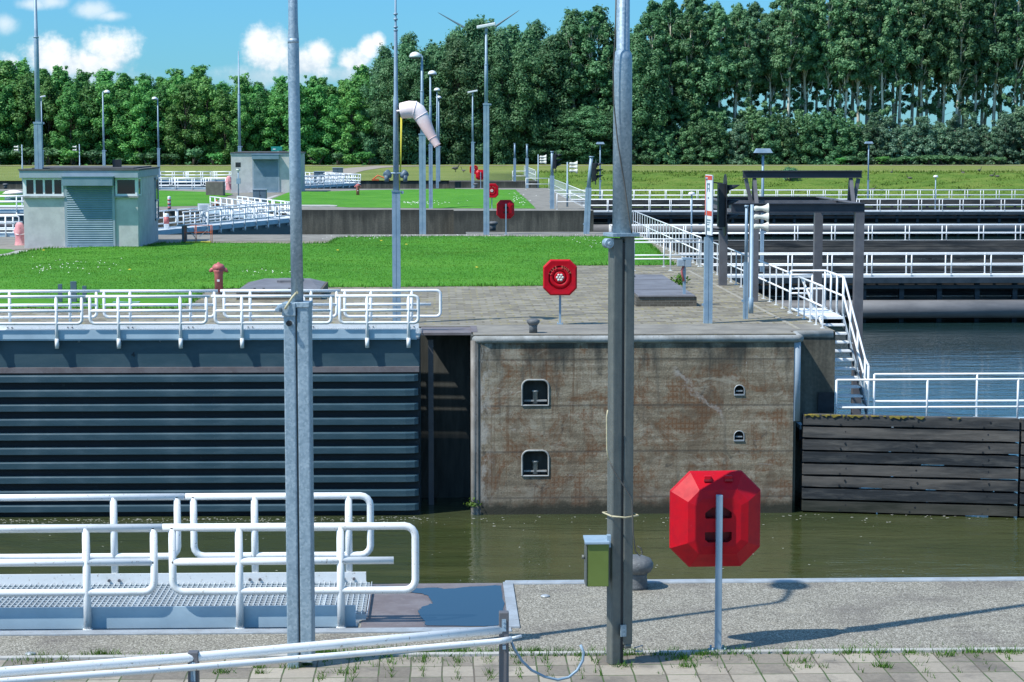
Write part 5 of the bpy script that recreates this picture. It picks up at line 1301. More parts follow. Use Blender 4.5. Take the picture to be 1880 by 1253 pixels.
# camera pole by the rear blockhouse
b = G(438, 362); zt = D(437, 305, b[1])[1]
cp_ = thing('camera_pole', 'thin pole with black camera in front of the rear blockhouse', 'camera pole', (b[0], b[1], 0))
q = MB(); q.tube([(0,0,0), (0,0,zt-.2)], .045, 8); q.box(-.14, -.1, D(437,338,b[1])[1], .16, .1, D(437,328,b[1])[1]); q.build('pole', M['galv_far'], cp_)
q = MB(); q.lathe([(0, -.14), (.14, -.08), (.15, .05), (0, .12)], 14, (0, 0, zt - .28)); q.build('dome', M['horn'], cp_)
q = MB(); q.box(-.18, -.14, zt - .1, .18, .14, zt + .25); q.build('camera', M['black'], cp_)
# ================================================================== HOIST FRAME
hf = thing('hoist_frame', 'dark steel hoist frame on four posts standing over the water', 'steel frame')
FX0, FX1 = 8.42, 11.28; FY0, FY1 = 55.6, 61.7
zt, zb = D(1450, 373.5, FY0)[1], D(1450, 391, FY0)[1]
for xx, yy, zz in ((FX0, FY0, 0), (FX0, FY1, 0), (FX1, FY0, -6), (FX1, FY1, -6)):
    q = MB(); q.box(xx - .12, yy - .02, zz, xx + .12, yy + .0, zb); q.box(xx - .12, yy + .20, zz, xx + .12, yy + .22, zb); q.box(xx - .012, yy, zz, xx + .012, yy + .2, zb)
    q.box(xx - .12, yy + .001, zz, xx - .10, yy + .199, zb) ; q.build('post', M['steel_frame'], hf)
def ibeam(a, b, w, h, horiz):
    q = MB(); q.bar(a, b, .03, h - .05); 
    for s in (-1, 1):
        d = Vector((0, 0, s * (h/2 - .013))); q.bar(Vector(a) + d, Vector(b) + d, w, .025)
    return q
zm = (zt + zb) / 2; hh = zt - zb
for yy in (FY0 + .1, FY1 + .1): ibeam((FX0 - .62 if yy < 57 else FX0 - .5, yy, zm), (FX1 + .14, yy, zm), .2, hh, True).build('ring_beam', M['frame_beam'], hf)
for xx in (FX0 - .55, FX1): ibeam((xx, FY0 + .2, zm), (xx, FY1, zm), .2, hh*.98, False).build('ring_beam', M['steel_frame'], hf)
YU = 58.7; u0, v0 = D(1364, 313.5, YU); u1, v1 = D(1582, 327, YU)
ibeam((u0, YU, (v0+v1)/2), (u1, YU, (v0+v1)/2), .2, v0 - v1, True).build('hoist_beam', M['frame_beam'], hf)
for px0, px1, py1 in ((1369, 1380, 372), (1385, 1386, 372), (1576, 1566, 372), (1562, 1563, 372)):
    a = D(px0, 328, YU); b_ = D(px1, 374, YU)
    for dy in ((0,) if px0 in (1369, 1576) else (-.35, .35)):
        q = MB(); q.bar((a[0], YU, a[1]), (b_[0], YU + dy, b_[1] - .05), .10, .10, (0, 1, 0)); q.build('strut', M['steel_frame'], hf)
q = MB(); q.bar((FX0 - .05, YU, zm), (FX1, YU, zm), .14, hh*.8); q.build('cross_beam', M['steel_frame'], hf)
# pier light with small box on post
b = G(1256, 561)
pl_ = thing('control_post', 'slim post with small grey box and red label beside the long hatch', 'post', (b[0], b[1], 0)); zt = D(1256, 475, b[1])[1]
q = MB(); q.box(-.035, -.035, 0, .035, .035, zt - .12); q.build('post', M['galv_far'], pl_)
q = MB(); q.box(-.19, -.12, zt - .2, .0, .1, zt - .02); q.box(.01, -.13, zt - .22, .17, .11, zt - .03); q.build('box_body', M['trim'], pl_, .015)
q = MB(); q.box(-.06, -.13, zt - .03, .20, .10, zt + .02); q.build('lid', M['galv_far'], pl_)
q = MB(); q.tube([(-.03, -.05, zt - .2), (-.08, -.06, zt - .32), (-.06, -.05, zt - .44), (-.02, -.04, zt - .6)], .028, 8); q.build('conduit', M['hydrant'], pl_)
# ================================================================== SMALL THINGS ABOUT THE LOCKS
x, y = G(404, 360.5); z = D(396, 334, y)[1]; q = MB(); q.box(x - 1.05, y, 0, x + .25, y + 1.3, z); tag(q.build('concrete_block', M['brownbox'], None, .04), 'brown grey concrete block on the lawn left of rear blockhouse', 'block')
x, y = G(474, 372.5); z = D(474, 349, y)[1]; cb = thing('cabinet', 'blue grey street cabinet in front of the rear blockhouse shutter', 'cabinet', (x, y, 0)); q = MB(); q.box(-.35, 0, 0, .55, .5, z); q.build('cabinet_body', M['blue_steel'], cb, .02); q = MB(); q.box(-.39, -.04, z, .59, .54, z + .05); q.build('lid', M['trim'], cb); q = MB(); q.box(.09, -.012, .08, .105, 0, z - .06); q.box(.14, -.025, z*.5, .17, 0, z*.5 + .1); q.build('door_gap', M['black'], cb)
x, y = G(584, 337); z = D(584, 318, y)[1]; c2 = copy_tree(cb, 'blue grey cabinet on end beside the far lock gate railings', (x, y, 0), 0, scale=(1.1, 1.1, 1.25))
x, y = G(618, 327); c3 = copy_tree(cb, 'distant grey cabinet behind the far lock gate', (x, y, 0), 0, scale=(1.2, 1.1, 1.2))
# striped bollard post
x, y = G(311, 386); z = D(311, 363, y)[1]
bo_ = thing('striped_post', 'red and white striped post right of the front blockhouse', 'post', (x, y, 0))
q = MB(); q.lathe([(.10, 0), (.10, z), (.09, z + .06), (0, z + .09)], 14); q.build('shaft', M['sign_white'], bo_)
for k in range(3): q = MB(); q.lathe([(.104, z*(.12 + .3*k)), (.104, z*(.27 + .3*k))], 14); q.build('red_band', M['hydrant'], bo_)
x, y = G(306, 425); q = MB(); q.lathe([(.12, 0), (.12, .75), (.11, .82), (0, .85)], 14, (0,0,0)); r2 = thing('striped_post', 'thick red and white post behind the gate railing by the front blockhouse', 'post', (x, y, 0)); q.build('shaft', M['sign_white'], r2); q = MB(); q.lathe([(.125, .35), (.125, .68)], 14); q.build('red_band', M['hydrant'], r2)
# traffic cone
x, y = G(397, 379); z = D(397, 366.5, y)[1]
cn = thing('traffic_cone', 'orange and white traffic cone behind the closed lock gate', 'cone', (x, y, 0))
q = MB(); q.box(-.24, -.24, 0, .24, .24, .05); q.build('foot', M['rubber'], cn); q = MB(); q.lathe([(.19, .05), (.04, z), (0, z)], 16); co = q.build('cone', M['orange'], cn); q = MB(); q.lathe([(.146, .05 + (z-.05)*.33), (.096, .05 + (z-.05)*.66)], 16); q.build('white_band', M['sign_white'], co)
# notice board on the closed gate
x, y = G(373, 421); y -= 1.0
nb_ = thing('notice_board', 'white notice board with pictogram on the closed gate railing', 'sign', (0, 0, 0))
def npx(px, py): return D(px, py, y)
def nbox(nm, pxa, pya, pxb, pyb, mat, par, off):
    (xa, za), (xb, zb_) = npx(pxa, pya), npx(pxb, pyb); q = MB(); q.box(xa, y - off - .006, min(za, zb_), xb, y - off, max(za, zb_)); return q.build(nm, mat, par)
p1_ = nbox('panel', 363, 374, 384, 388, M['sign_white'], nb_, 0); p2_ = nbox('panel', 366, 391.5, 377, 403, M['sign_white'], nb_, 0)
for py in (378, 381.5, 385): nbox('text_line', 366, py, 381 - (py % 3), py + .9, M['sign_ink'], p1_, .008)
q = MB(); (xa, za) = npx(371.5, 397.2); q.tube([(xa + .09*math.cos(a_), y - .012, za + .09*math.sin(a_)) for a_ in [2*math.pi*k/14 for k in range(12)]], .014, 6); q.box(xa-.03, y-.016, za-.02, xa+.04, y-.008, za+.05); q.build('pictogram', M['sign_ink'], p2_)
q = MB(); (xa, za) = npx(367, 374); (xb, zb_) = npx(376, 374); zlow = npx(370, 412)[1]; q.box(xa, y + .002, zlow, xa + .04, y + .03, za); q.box(xb, y + .002, zlow, xb + .04, y + .03, za); q.build('post', M['galv_far'], nb_)
# orange hoop barrier around a yellow grid
x, y = G(364, 447)
wb_ = thing('work_barrier', 'thin orange hoop barrier standing round a yellow step on lawn edge', 'barrier', (x, y, 0))
q = MB(); 
for k in range(9): q.box(-.50 + k*.115, -.25, 0, -.40 + k*.115, .25, .07)
q.build('yellow_step', M['yellow'], wb_)
q = MB()
for xx in (-.55, -.10, .55):
    for yy in (-.2, .3): q.tube([(xx, yy, 0), (xx, yy, .75)], .011, 6)
for zz in (.45, .74): q.tube([(-.55, -.2, zz), (-.10, -.2, zz), (.55, -.2, zz), (.55, .3, zz), (-.10, .3, zz), (-.55, .3, zz), (-.55, -.2, zz)], .007, 6)
q.build('hoops', M['orange'], wb_)
x, y = G(339, 446); tb = thing('work_table', 'small blue grey folding stand beside the front blockhouse shadow', 'stand', (x, y, 0))
q = MB(); q.prism([(-.10, -.1), (.10, -.1), (.10, .1), (-.10, .1)], 0, .70); q.build('pedestal', M['blue_steel'], tb); q = MB(); q.prism([(-.28, -.2), (.22, -.2), (.22, .2), (-.28, .2)], .70, .76); q.build('table_top', M['galv_far'], tb); q = MB(); q.bar((.05, 0, .7), (.5, .0, .15), .03, .03); q.bar((.6, .3, .25), (1.0, .3, .6), .03, .03); q.build('strut', M['galv_far'], tb)
# pale dome behind left gate
x, y = G(26, 373); q = MB(); q.lathe([(.6, 0), (.62, .30), (.60, .34)], 20); dm = thing('dome_bin', 'dark drum with pale domed lid behind the left gate railings', 'drum', (x, y, 0)); q.build('drum', M['blue_steel'], dm); q = MB(); q.lathe([(.78, .62), (.55, .76), (.25, .84), (0, .86)], 20); q.lathe([(.60, .3), (.62, .64)], 20); q.build('dome_lid', M['sock'], dm)
x, y = G(127, 560); q = MB(); q.box(x-.28, y-.05, 0, x-.18, y+.05, .55); q.box(x+.05, y-.06, 0, x+.2, y+.06, .62); q.box(x+.36, y-.05, 0, x+.46, y+.05, .5); o = q.build('power_outlets', M['blue_steel']); tag(o, 'cluster of short dark service posts on the lawn behind gate railing', 'posts')
# geese on the grass
def goose(label, px, py, yy=None, rz=0, s=1.0):
    x, y = G(px, py); root = thing('goose', label, 'goose', (x, y, bank_z(x, y)), rz, 'geese grazing on the far grass')
    q = MB(); q.tube([(-.36, 0, .36), (-.25, 0, .36), (-.05, 0, .34), (.15, 0, .36), (.25, 0, .42)], [.02, .09, .15, .12, .06], 10); q.tube([(.02, .06, .25), (.02, .06, 0)], .018, 6); q.tube([(.02, -.06, .25), (.02, -.06, 0)], .018, 6); q.build('body', M['goose_pale'], root)
    q = MB(); q.tube([(.22, 0, .42), (.33, 0, .58), (.36, 0, .74), (.42, 0, .80), (.52, 0, .78)], [.05, .035, .035, .05, .015], 8); q.build('neck', M['goose_dark'], root)
    root.scale = (s, s, s); return root
g0 = goose('larger goose standing by the pale grass left of the poles', 836, 316.5, rz=.4, s=1.4)
gl_ = 'small dark goose grazing on the mown bank at the right'
for px, py, rz in ((851, 318, 2.5), (1603, 321, 0), (1637, 318, 1), (1670, 319, 3), (1768, 318, 2), (1798, 317.5, .5), (1777, 322, 2.8), (1836, 322.5, 1.5), (1821, 318.5, 0), (1831, 318.6, 3)):
    x, y = G(px, py); copy_tree(g0, gl_ if px > 1000 else 'small goose beside the larger one on the far grass', (x, y, bank_z(x, y)), rz, scale=(.85, .85, .85))
x, y = G(700, 333); x, y = (D(699, 330, 205.5)[0], 206.2); q = MB(); q.tube([(-.8, 0, .1), (-.3, 0, .5), (.5, 0, .18), (.9, 0, .05)], .07, 6); q.box(-.9, -.2, 0, -.2, .3, .15); tag(q.build('orange_tool', M['orange'], None), 'small orange tool lying on the grass past the far gate', 'tool').location = (x, y, 0)
# wind turbine beyond the wood
TD = 1767.0; hx_, hz_ = D(880, 68, TD)
wt = thing('wind_turbine', 'distant wind turbine, two grey blades showing over the wood', 'wind turbine', (hx_, TD, 0))
q = MB(); q.tube([(0, 3.5, 0), (0, 3.5, hz_)], [2.2, 1.3], 14); q.build('tower', M['turbine'], wt)
q = MB(); q.tube([(0, -1.5, hz_), (0, 6.5, hz_)], [1.3, 1.6], 12); q.build('nacelle', M['turbine'], wt)
for tx, ty in ((806, 25), (955, 18), (884, 163)):
    a, c = D(tx, ty, TD); d = Vector((a - hx_, 0, c - hz_)).normalized(); L_ = 40.5; nrm = Vector((d.z, 0, -d.x))
    q = MB(); vs = []; st_ = [(0, .7, .7), (.1, 1.6, .5), (.25, 1.45, .35), (.6, .8, .2), (.95, .35, .08), (1, .1, .04)]
    for t_, wd, th in st_:
        c0 = Vector((0, -2.2, hz_)) + d * (L_ * t_)
        for sx, sy in ((-.6, 0), (0, 1), (1.1, 0), (0, -1)): vs.append(c0 + nrm * (sx * wd) + Vector((0, sy * th, 0)))
    fs = []
    for i in range(len(st_)-1):
        for k in range(4): k2 = (k+1) % 4; fs.append((i*4+k, i*4+k2, (i+1)*4+k2, (i+1)*4+k))
    q.add(vs, fs, True); q.build('blade', M['turbine'], wt)
# ================================================================== TREES
def leaf_mesh(name, lobes, n, size, mat, seed, shell=(.55, 1.05), droop=0.0):
    rg = np.random.default_rng(seed); lo = np.array(lobes, float)
    w = lo[:, 3]**2; k = rg.choice(len(lo), n, p=w / w.sum())
    d = rg.normal(size=(n, 3)); d /= np.linalg.norm(d, axis=1)[:, None]
    rr = rg.uniform(shell[0]**2, shell[1]**2, n)**.5
    rr *= 1 + .17 * rg.normal(size=n)
    p = lo[k, :3] + d * (lo[k, 3] * rr)[:, None] * np.array([1, 1, .82])
    p[:, 2] -= droop * rg.random(n)
    nr = d * .95 + rg.normal(size=(n, 3)) * .30 + np.array([0, 0, .50]); nr /= np.linalg.norm(nr, axis=1)[:, None]
    a = np.cross(nr, rg.normal(size=(n, 3))); a /= np.linalg.norm(a, axis=1)[:, None]; b = np.cross(nr, a)
    s = size * rg.uniform(.55, 1.35, n)[:, None]
    V = np.empty((n, 4, 3)); V[:, 0] = p - a*s; V[:, 1] = p - b*s*.62 + nr*s*.12; V[:, 2] = p + a*s; V[:, 3] = p + b*s*.62 + nr*s*.12
    V[:, :, 2] = np.maximum(V[:, :, 2], .05)
    me = bpy.data.meshes.new(name); me.vertices.add(4*n); me.vertices.foreach_set('co', V.reshape(-1))
    me.loops.add(4*n); me.loops.foreach_set('vertex_index', np.arange(4*n, dtype=np.int32))
    me.polygons.add(n); me.polygons.foreach_set('loop_start', np.arange(0, 4*n, 4, dtype=np.int32)); me.polygons.foreach_set('loop_total', np.full(n, 4, np.int32))
    me.update(); me.validate(); me.materials.append(mat); return me
def limb(m_, rg, a, b, r0, r1):
    a = Vector(a); b = Vector(b); mid = a.lerp(b, .5) + Vector((rg.uniform(-.3,.3), rg.uniform(-.3,.3), rg.uniform(-.1,.5)))
    m_.tube([a, mid, b], [r0, (r0+r1)/2, r1], 6)
def proto(kind, H, W, leaf, bark, seed, nleaf, lsize, z0f, nl, name, label, cat='tree'):
    rg = random.Random(seed); root = thing(name, label, cat, (0, 0, 0), 0)
    tr = MB(); lobes = []
    if kind == 'round':
        lean = (rg.uniform(-.4,.4), rg.uniform(-.4,.4))
        tr.tube([(0,0,-.2), (lean[0]*.3, lean[1]*.3, H*.3), (lean[0], lean[1], H*.75)], [.24, .17, .06], 8)
        for i in range(nl):
            t = z0f + (1 - z0f) * ((i + rg.random()) / nl); R_ = W * (math.sin(math.pi * min(1, (t - z0f*.6) / (1.04 - z0f*.6))**.8) ** .65)
            a = rg.random() * 6.283; rad = R_ * rg.uniform(.3, 1.05) if t < .9 else R_ * rg.uniform(0, .6); r = rg.uniform(.040, .085) * H * (1 - .4 * max(0, t - .6))
            c = (rad*math.cos(a) + lean[0]*t, rad*math.sin(a) + lean[1]*t, H * t - r * .4); lobes.append((*c, r))
            if i % 4 == 0: limb(tr, rg, (lean[0]*t*.6, lean[1]*t*.6, H*max(.12, t*.6)), c, .07, .02)
        for i in range(6):
            lobes.append((rg.uniform(-.6,.6)*W*.5, rg.uniform(-.6,.6)*W*.5, H*rg.uniform(.93, 1.03), rg.uniform(.25, .55)))
    elif kind == 'poplar':
        bx_, by_ = rg.uniform(-1.1, 1.1), rg.uniform(-.8, .8)
        path = [(0,0,-.2), (bx_*.2 + rg.uniform(-.15,.15), by_*.2, H*.25), (bx_*.55 + rg.uniform(-.3,.3), by_*.5, H*.5), (bx_, by_, H*.72), (bx_*1.1, by_, H*.93)]
        tr.tube(path, [.29, .235, .18, .11, .03], 8)
        at = lambda t: Vector(path[0]).lerp(Vector(path[-1]), t) if False else next(Vector(path[i]).lerp(Vector(path[i+1]), (t*H - path[i][2]) / (path[i+1][2] - path[i][2])) for i in range(4) if t*H <= path[i+1][2] + 1e-6)
        for i in range(rg.choice((2, 3, 4))):
            t = rg.uniform(.30, .62); a = rg.random()*6.283; c = at(t); L_ = rg.uniform(2.5, 5.5)
            e = c + Vector((math.cos(a)*L_*.45, math.sin(a)*L_*.45, L_)); tr.tube([c, c.lerp(e, .35) + Vector((math.cos(a)*.4, math.sin(a)*.4, -.1)), e], [.13, .085, .03], 6)
            lobes.append((e.x, e.y, e.z, rg.uniform(1.0, 1.6)))
        for i in range(nl):
            t = z0f + (1 - z0f) * ((i + rg.random()) / nl)**.85; u = (t - z0f) / (1 - z0f)
            R_ = W * (.82 + .38 * math.sin(math.pi * min(1, u * .95 + .10))) * (1 if u < .86 else 1.0 - .6*(u-.86)/.14)
            a = rg.random()*6.283; rad = R_*rg.uniform(.25, 1.0); r = rg.uniform(.38, .85) * (1 - .3*u) * (.75 if u < .12 else 1)
            c = at(min(.925, t*.93)); cc = (c.x + rad*math.cos(a), c.y + rad*math.sin(a), H*t - r*.5); lobes.append((*cc, r))
            if i % 5 == 0: limb(tr, rg, at(min(.9, max(.2, t*.93 - .09))), cc, .06, .015)
        for i in range(rg.choice((8, 12, 16))):      # stray low twigs
            t = rg.uniform(.27, z0f + .04); a = rg.random()*6.283; c = at(t); rad = rg.uniform(.4, 2.2); e = (c.x + rad*math.cos(a), c.y + rad*math.sin(a), c.z + .4); lobes.append((*e, rg.uniform(.3, .62))); limb(tr, rg, c, e, .03, .01)
    else:   # bush
        for s in range(4):
            a = rg.random()*6.283; e = (math.cos(a)*W*.5, math.sin(a)*W*.5, H*rg.uniform(.6, .85)); tr.tube([(math.cos(a)*.2, math.sin(a)*.2, -.1), (e[0]*.6, e[1]*.6, H*.4), e], [.09, .06, .02], 6)
        for i in range(nl):
            t = (i + rg.random()) / nl; R_ = W * (1 - t**2.2)**.5 if t < .98 else .2; a = rg.random()*6.283; rad = R_*rg.uniform(.3, 1.0); r = rg.uniform(.045, .10) * H
            lobes.append((rad*math.cos(a), rad*math.sin(a), max(r*.5, H*t*.93 - r*.3), r))
        for i in range(10): a = rg.random()*6.283; lobes.append((rg.uniform(0,.8)*W*math.cos(a), rg.uniform(0,.8)*W*math.sin(a), H*rg.uniform(.85, 1.05), rg.uniform(.2, .5)))
    tr.build('trunk', bark, root)
    me = leaf_mesh('crown', lobes, nleaf, lsize, leaf, seed, droop=.25 if kind == 'poplar' else 0)
    cr = bpy.data.objects.new('crown', me); col.objects.link(cr); cr.parent = root
    root['H'] = H; return root
PR = {}
PR['b'] = [proto('round', 14.0, 3.6, M['leaf_bright'], M['bark'], 100+i, 15500, .195, .05, 90, 'broadleaf_tree', 'x') for i in range(6)]
PR['d'] = [proto('round', 20.0, 4.4, M['leaf_dark'], M['bark'], 200+i, 20000, .215, .05, 115, 'broadleaf_tree', 'x') for i in range(4)]
PR['p'] = [proto('poplar', 26.0, 2.6, M['leaf_pop'], M['bark_pale'], 300+i, 15500, .195, .46 + .03*(i % 3), 120, 'poplar_tree', 'x') for i in range(7)]
PR['q'] = [proto('poplar', 23.0, 3.1, M['leaf_dark'], M['bark_pale'], 350+i, 18500, .21, .22, 160, 'poplar_tree', 'x') for i in range(4)]
PR['u'] = [proto('bush', 7.0, 2.9, M['leaf_dark'], M['bark'], 400+i, 7500, .17, 0, 70, 'understory_tree', 'x') for i in range(3)]
PR['g'] = [proto('bush', 7.0, 2.7, M['leaf_grey'], M['bark'], 450+i, 8000, .165, 0, 76, 'understory_tree', 'x') for i in range(4)]
PR['s'] = [proto('bush', 1.5, 1.3, M['leaf_dark'] if i else M['leaf_bright'], M['bark'], 480+i, 1000, .13, 0, 14, 'shrub', 'x', 'shrub') for i in range(3)]
used = {k: [False]*len(v) for k, v in PR.items()}
TR_ = random.Random(5)
def plant(kind, x, y, H, label, group, wide=1.0, idx=None, parent=None):
    i = TR_.randrange(len(PR[kind])) if idx is None else idx; src = PR[kind][i]
    k = H / src['H']; rz = TR_.random()*6.283
    z = bank_z(x, y)
    if not used[kind][i]: o = src; used[kind][i] = True; src['keepH'] = src['H']
    else: o = copy_tree(src)
    o.location = (x, y, z); o.rotation_euler = (0, 0, rz); o.scale = (k*wide, k*wide, k)
    o['label'] = label; o['group'] = group
    return o
def tops(tbl, px):
    for (a, ya), (b, yb) in zip(tbl, tbl[1:]):
        if a <= px <= b: return ya + (yb - ya) * (px - a) / (b - a)
    return tbl[-1][1]
TL = [(-200,130),(0,124),(45,120),(100,124),(150,140),(200,140),(250,146),(300,140),(330,128),(375,124),(415,145),(470,148),(560,144),(620,148),(655,132),(690,128)]
def zt_of(px, py, Y): return D(px, py, Y)[1]
LB = 'bright green broadleaf tree in the left wood behind the lawns'
for row, (Y, sp, f) in enumerate(((312, 36, .90), (317, 34, 1.0), (323, 36, 1.02))):
    px = -130 + row * 13
    while px < 675:
        x = D(px, 300, Y)[0]; H = (zt_of(px, tops(TL, px), Y)) * f * TR_.uniform(.86, 1.03)
        plant('b', x, Y + TR_.uniform(-1.5, 1.5), H, LB, 'trees of the left wood', TR_.uniform(.9, 1.15)); px += sp * TR_.uniform(.75, 1.25)
TM = [(660,135),(690,108),(720,78),(755,60),(785,55),(808,66),(835,44),(880,36),(905,50),(945,50),(985,38),(1010,44),(1050,22),(1085,14),(1110,12),(1135,25),(1160,44),(1185,16)]
LM = 'dark green dense tree in the taller middle wood'
for row, (Y, sp, f) in enumerate(((312.5, 40, .88), (318, 40, 1.0), (325, 40, 1.0))):
    px = 688 + row * 12
    while px < 1180:
        x = D(px, 300, Y)[0]; H = zt_of(px, tops(TM, px), Y) * f * TR_.uniform(.88, 1.02)
        gap = 985 < px < 1130 and row < 3
        if px > 1030 and row == 1: plant('q', x, Y, H, 'dark poplar with pale trunk showing, left of cabled post', 'pale stemmed poplars of the middle wood', 1.1)
        elif gap and row == 0: plant('d', x, Y, H*.42, LM, 'trees of the middle wood', 1.9)
        else: plant('d', x, Y + TR_.uniform(-1.5, 1.5), H, LM, 'trees of the middle wood', TR_.uniform(.85, 1.05))
        px += sp * TR_.uniform(.8, 1.25)
plant('d', D(866, 300, 318)[0], 318, zt_of(866, 40, 318), LM, 'trees of the middle wood', .9); plant('d', D(893, 300, 319)[0], 319, zt_of(893, 42, 319), LM, 'trees of the middle wood', .9)
LP_ = 'tall poplar with pale bare trunk in the right wood'
for row, (Y, sp) in enumerate(((316, 31), (322, 31), (329, 40))):
    px = 1195 + row * 10
    while px < 1985:
        x = D(px, 300, Y)[0]; top = 4 if px < 1330 else -26
        if 1275 < px < 1420: top = 14
        H = zt_of(px, top, Y) * TR_.uniform(.94, 1.05)
        kd = 'q' if (px < 1300 and row < 2) else 'p'
        plant(kd, x, Y + TR_.uniform(-1.2, 1.2), H, 'poplar with foliage nearly to the ground, right of cabled post' if kd == 'q' else LP_, 'leafy poplars right of the cabled post' if kd == 'q' else 'bare trunked poplars of the right wood', TR_.uniform(.85, 1.1)); px += sp * TR_.uniform(.7, 1.3)
TU = [(1150,228),(1250,225),(1330,215),(1380,205),(1440,215),(1500,212),(1560,215),(1620,222),(1700,212),(1760,222),(1830,225),(1880,200),(1990,215)]
for row, (Y, sp) in enumerate(((309.5, 33), (313, 30))):
    px = 1165 + row * 14
    while px < 1985:
        x = D(px, 300, Y)[0]; H = zt_of(px, tops(TU, px), Y) * TR_.uniform(.8, 1.08) * (.92 if row == 0 else 1.04)
        gr = (px > 1575) or (1330 < px < 1380)
        if gr: plant('g', x, Y, H, 'grey green willow bush under the poplars at the right', 'willow bushes below the poplars', TR_.uniform(.9, 1.15))
        else: plant('u', x, Y, H, 'dark green bush under the poplars, centre right', 'dark bushes below the poplars', TR_.uniform(.9, 1.15))
        px += sp * TR_.uniform(.75, 1.25)
for px in list(range(-40, 690, 44)) + list(range(1150, 1330, 40)):
    Y = 307.2 + TR_.random() * 1.5; x = D(px + TR_.uniform(-9, 9), 300, Y)[0]
    plant('s', x, Y, TR_.uniform(.9, 2.3), 'low bright shrub at the foot of the wood', 'low shrubs along the wood edge', TR_.uniform(1, 1.6))
for px in range(1545, 1850, 24):
    Y = 305.8 + TR_.random(); x = D(px + TR_.uniform(-9, 9), 300, Y)[0]; plant('s', x, Y, TR_.uniform(.7, 1.2), 'low bright weed shrub beside the pale road at the right', 'weed shrubs beside the road', 2.0)
for px, py, H in ((1452, 333, 1.3), (1250, 508, 0), ):
    if H: x, y = D(px, 333, 240)[0], 240; plant('s', x, y, 1.4, 'single dark green shrub on the yellow canal bank', None or 'bank shrub', 1.2)
for o in list(bpy.data.objects):
    for kk in ('H', 'keepH'):
        if kk in o: del o[kk]
# ================================================================== GRASS BLADES, WEEDS, DAISIES
def blades(name, P, h, w, mat, seed, lean=.5, kind=True, label=None):
    rg = np.random.default_rng(seed); P = np.asarray(P, float); n = len(P)
    a = rg.uniform(0, 6.283, n); t = np.stack([np.cos(a), np.sin(a), np.zeros(n)], 1); l = rg.uniform(0, 6.283, n)
    hh = h * rg.uniform(.5, 1.3, n); ww = w * rg.uniform(.7, 1.3, n)
    tip = P + np.stack([np.cos(l)*hh*lean*rg.random(n), np.sin(l)*hh*lean*rg.random(n), hh], 1)
    V = np.empty((n, 3, 3)); V[:, 0] = P - t*ww[:, None]; V[:, 1] = P + t*ww[:, None]; V[:, 2] = tip
    me = bpy.data.meshes.new(name); me.vertices.add(3*n); me.vertices.foreach_set('co', V.reshape(-1)); me.loops.add(3*n); me.loops.foreach_set('vertex_index', np.arange(3*n, dtype=np.int32))
    me.polygons.add(n); me.polygons.foreach_set('loop_start', np.arange(0, 3*n, 3, dtype=np.int32)); me.polygons.foreach_set('loop_total', np.full(n, 3, np.int32)); me.update(); me.materials.append(mat)
    o = bpy.data.objects.new(name, me); col.objects.link(o); tag(o, label, 'grass', kind='stuff'); return o
def inside(poly, x, y):
    c = np.zeros(len(x), bool); j = len(poly) - 1
    for i in range(len(poly)):
        xi, yi = poly[i]; xj, yj = poly[j]
        with np.errstate(divide='ignore', invalid='ignore'):
            c ^= ((yi > y) != (yj > y)) & (x < (xj - xi) * (y - yi) / ((yj - yi) or 1e-9) + xi)
        j = i
    return c
PL1 = [G(*p) for p in L1]
x = RNG.uniform(-22, 9, 230000); y = RNG.uniform(57, 91, 230000); k = inside(PL1, x, y) & (np.abs(x) < y * .27)
x, y = x[k], y[k]
# surface height of the lawn
from mathutils.bvhtree import BVHTree
bv = BVHTree.FromPolygons([v.co[:] for v in lawn1.data.vertices], [tuple(p.vertices) for p in lawn1.data.polygons])
def lz(a, b_):
    h = bv.ray_cast(Vector((a, b_, 5)), Vector((0, 0, -1)))[0]; return h.z if h else .02
z = np.array([lz(a, b_) for a, b_ in zip(x, y)])
blades('lawn_blades', np.stack([x, y, z - .01], 1), .04, .012, M['blade'], 3, 1.3, label='short green grass blades of the first island lawn')
# daisies in drifts
dz_ = MB(); bz_ = MB()
for px, py, sx, sy, n in ((160, 492, 40, 6, 26), (75, 507, 12, 3, 14), (135, 502, 60, 12, 8), (470, 510, 30, 3, 16), (720, 440, 70, 2.5, 60), (1090, 450, 25, 8, 30), (940, 439, 60, 2, 26)):
    for _ in range(n):
        a, b_ = G(px + random.gauss(0, sx), max(437.5, py + random.gauss(0, sy))); zz = lz(a, b_) + .07
        s = random.uniform(.012, .026); dz_.add([(a - s, b_, zz), (a, b_ - s, zz + .004), (a + s, b_, zz), (a, b_ + s, zz + .02)], [(0,1,2,3)])
for px, py in ((746, 457), (620, 470), (875, 500), (80, 468), (238, 505), (700, 450)):
    a, b_ = G(px, py); zz = lz(a, b_) + .09; s = .06; bz_.add([(a - s, b_, zz), (a, b_ - s, zz), (a + s, b_, zz), (a, b_ + s, zz + .02)], [(0,1,2,3)])
tag(dz_.build('daisies', M['petal']), 'white daisies scattered in the first island lawn', 'daisies', kind='stuff')
tag(bz_.build('buttercups', M['buttercup']), 'few yellow flowers scattered in the lawn', 'flowers', kind='stuff')
# second lawn daisies
dz2 = MB()
for px, py, sx, sy, n in ((757, 378, 10, 1.5, 26), (800, 378, 30, 2, 20), (955, 372, 14, 7, 30)):
    for _ in range(n):
        a, b_ = G(px + random.gauss(0, sx), py + random.gauss(0, sy)); s = random.uniform(.03, .06); zz = .2; dz2.add([(a - s, b_, zz), (a, b_ - s, zz), (a + s, b_, zz), (a, b_ + s, zz + .02)], [(0,1,2,3)])
tag(dz2.build('daisies', M['petal']), 'white daisies scattered in the middle island lawn', 'daisies', kind='stuff')
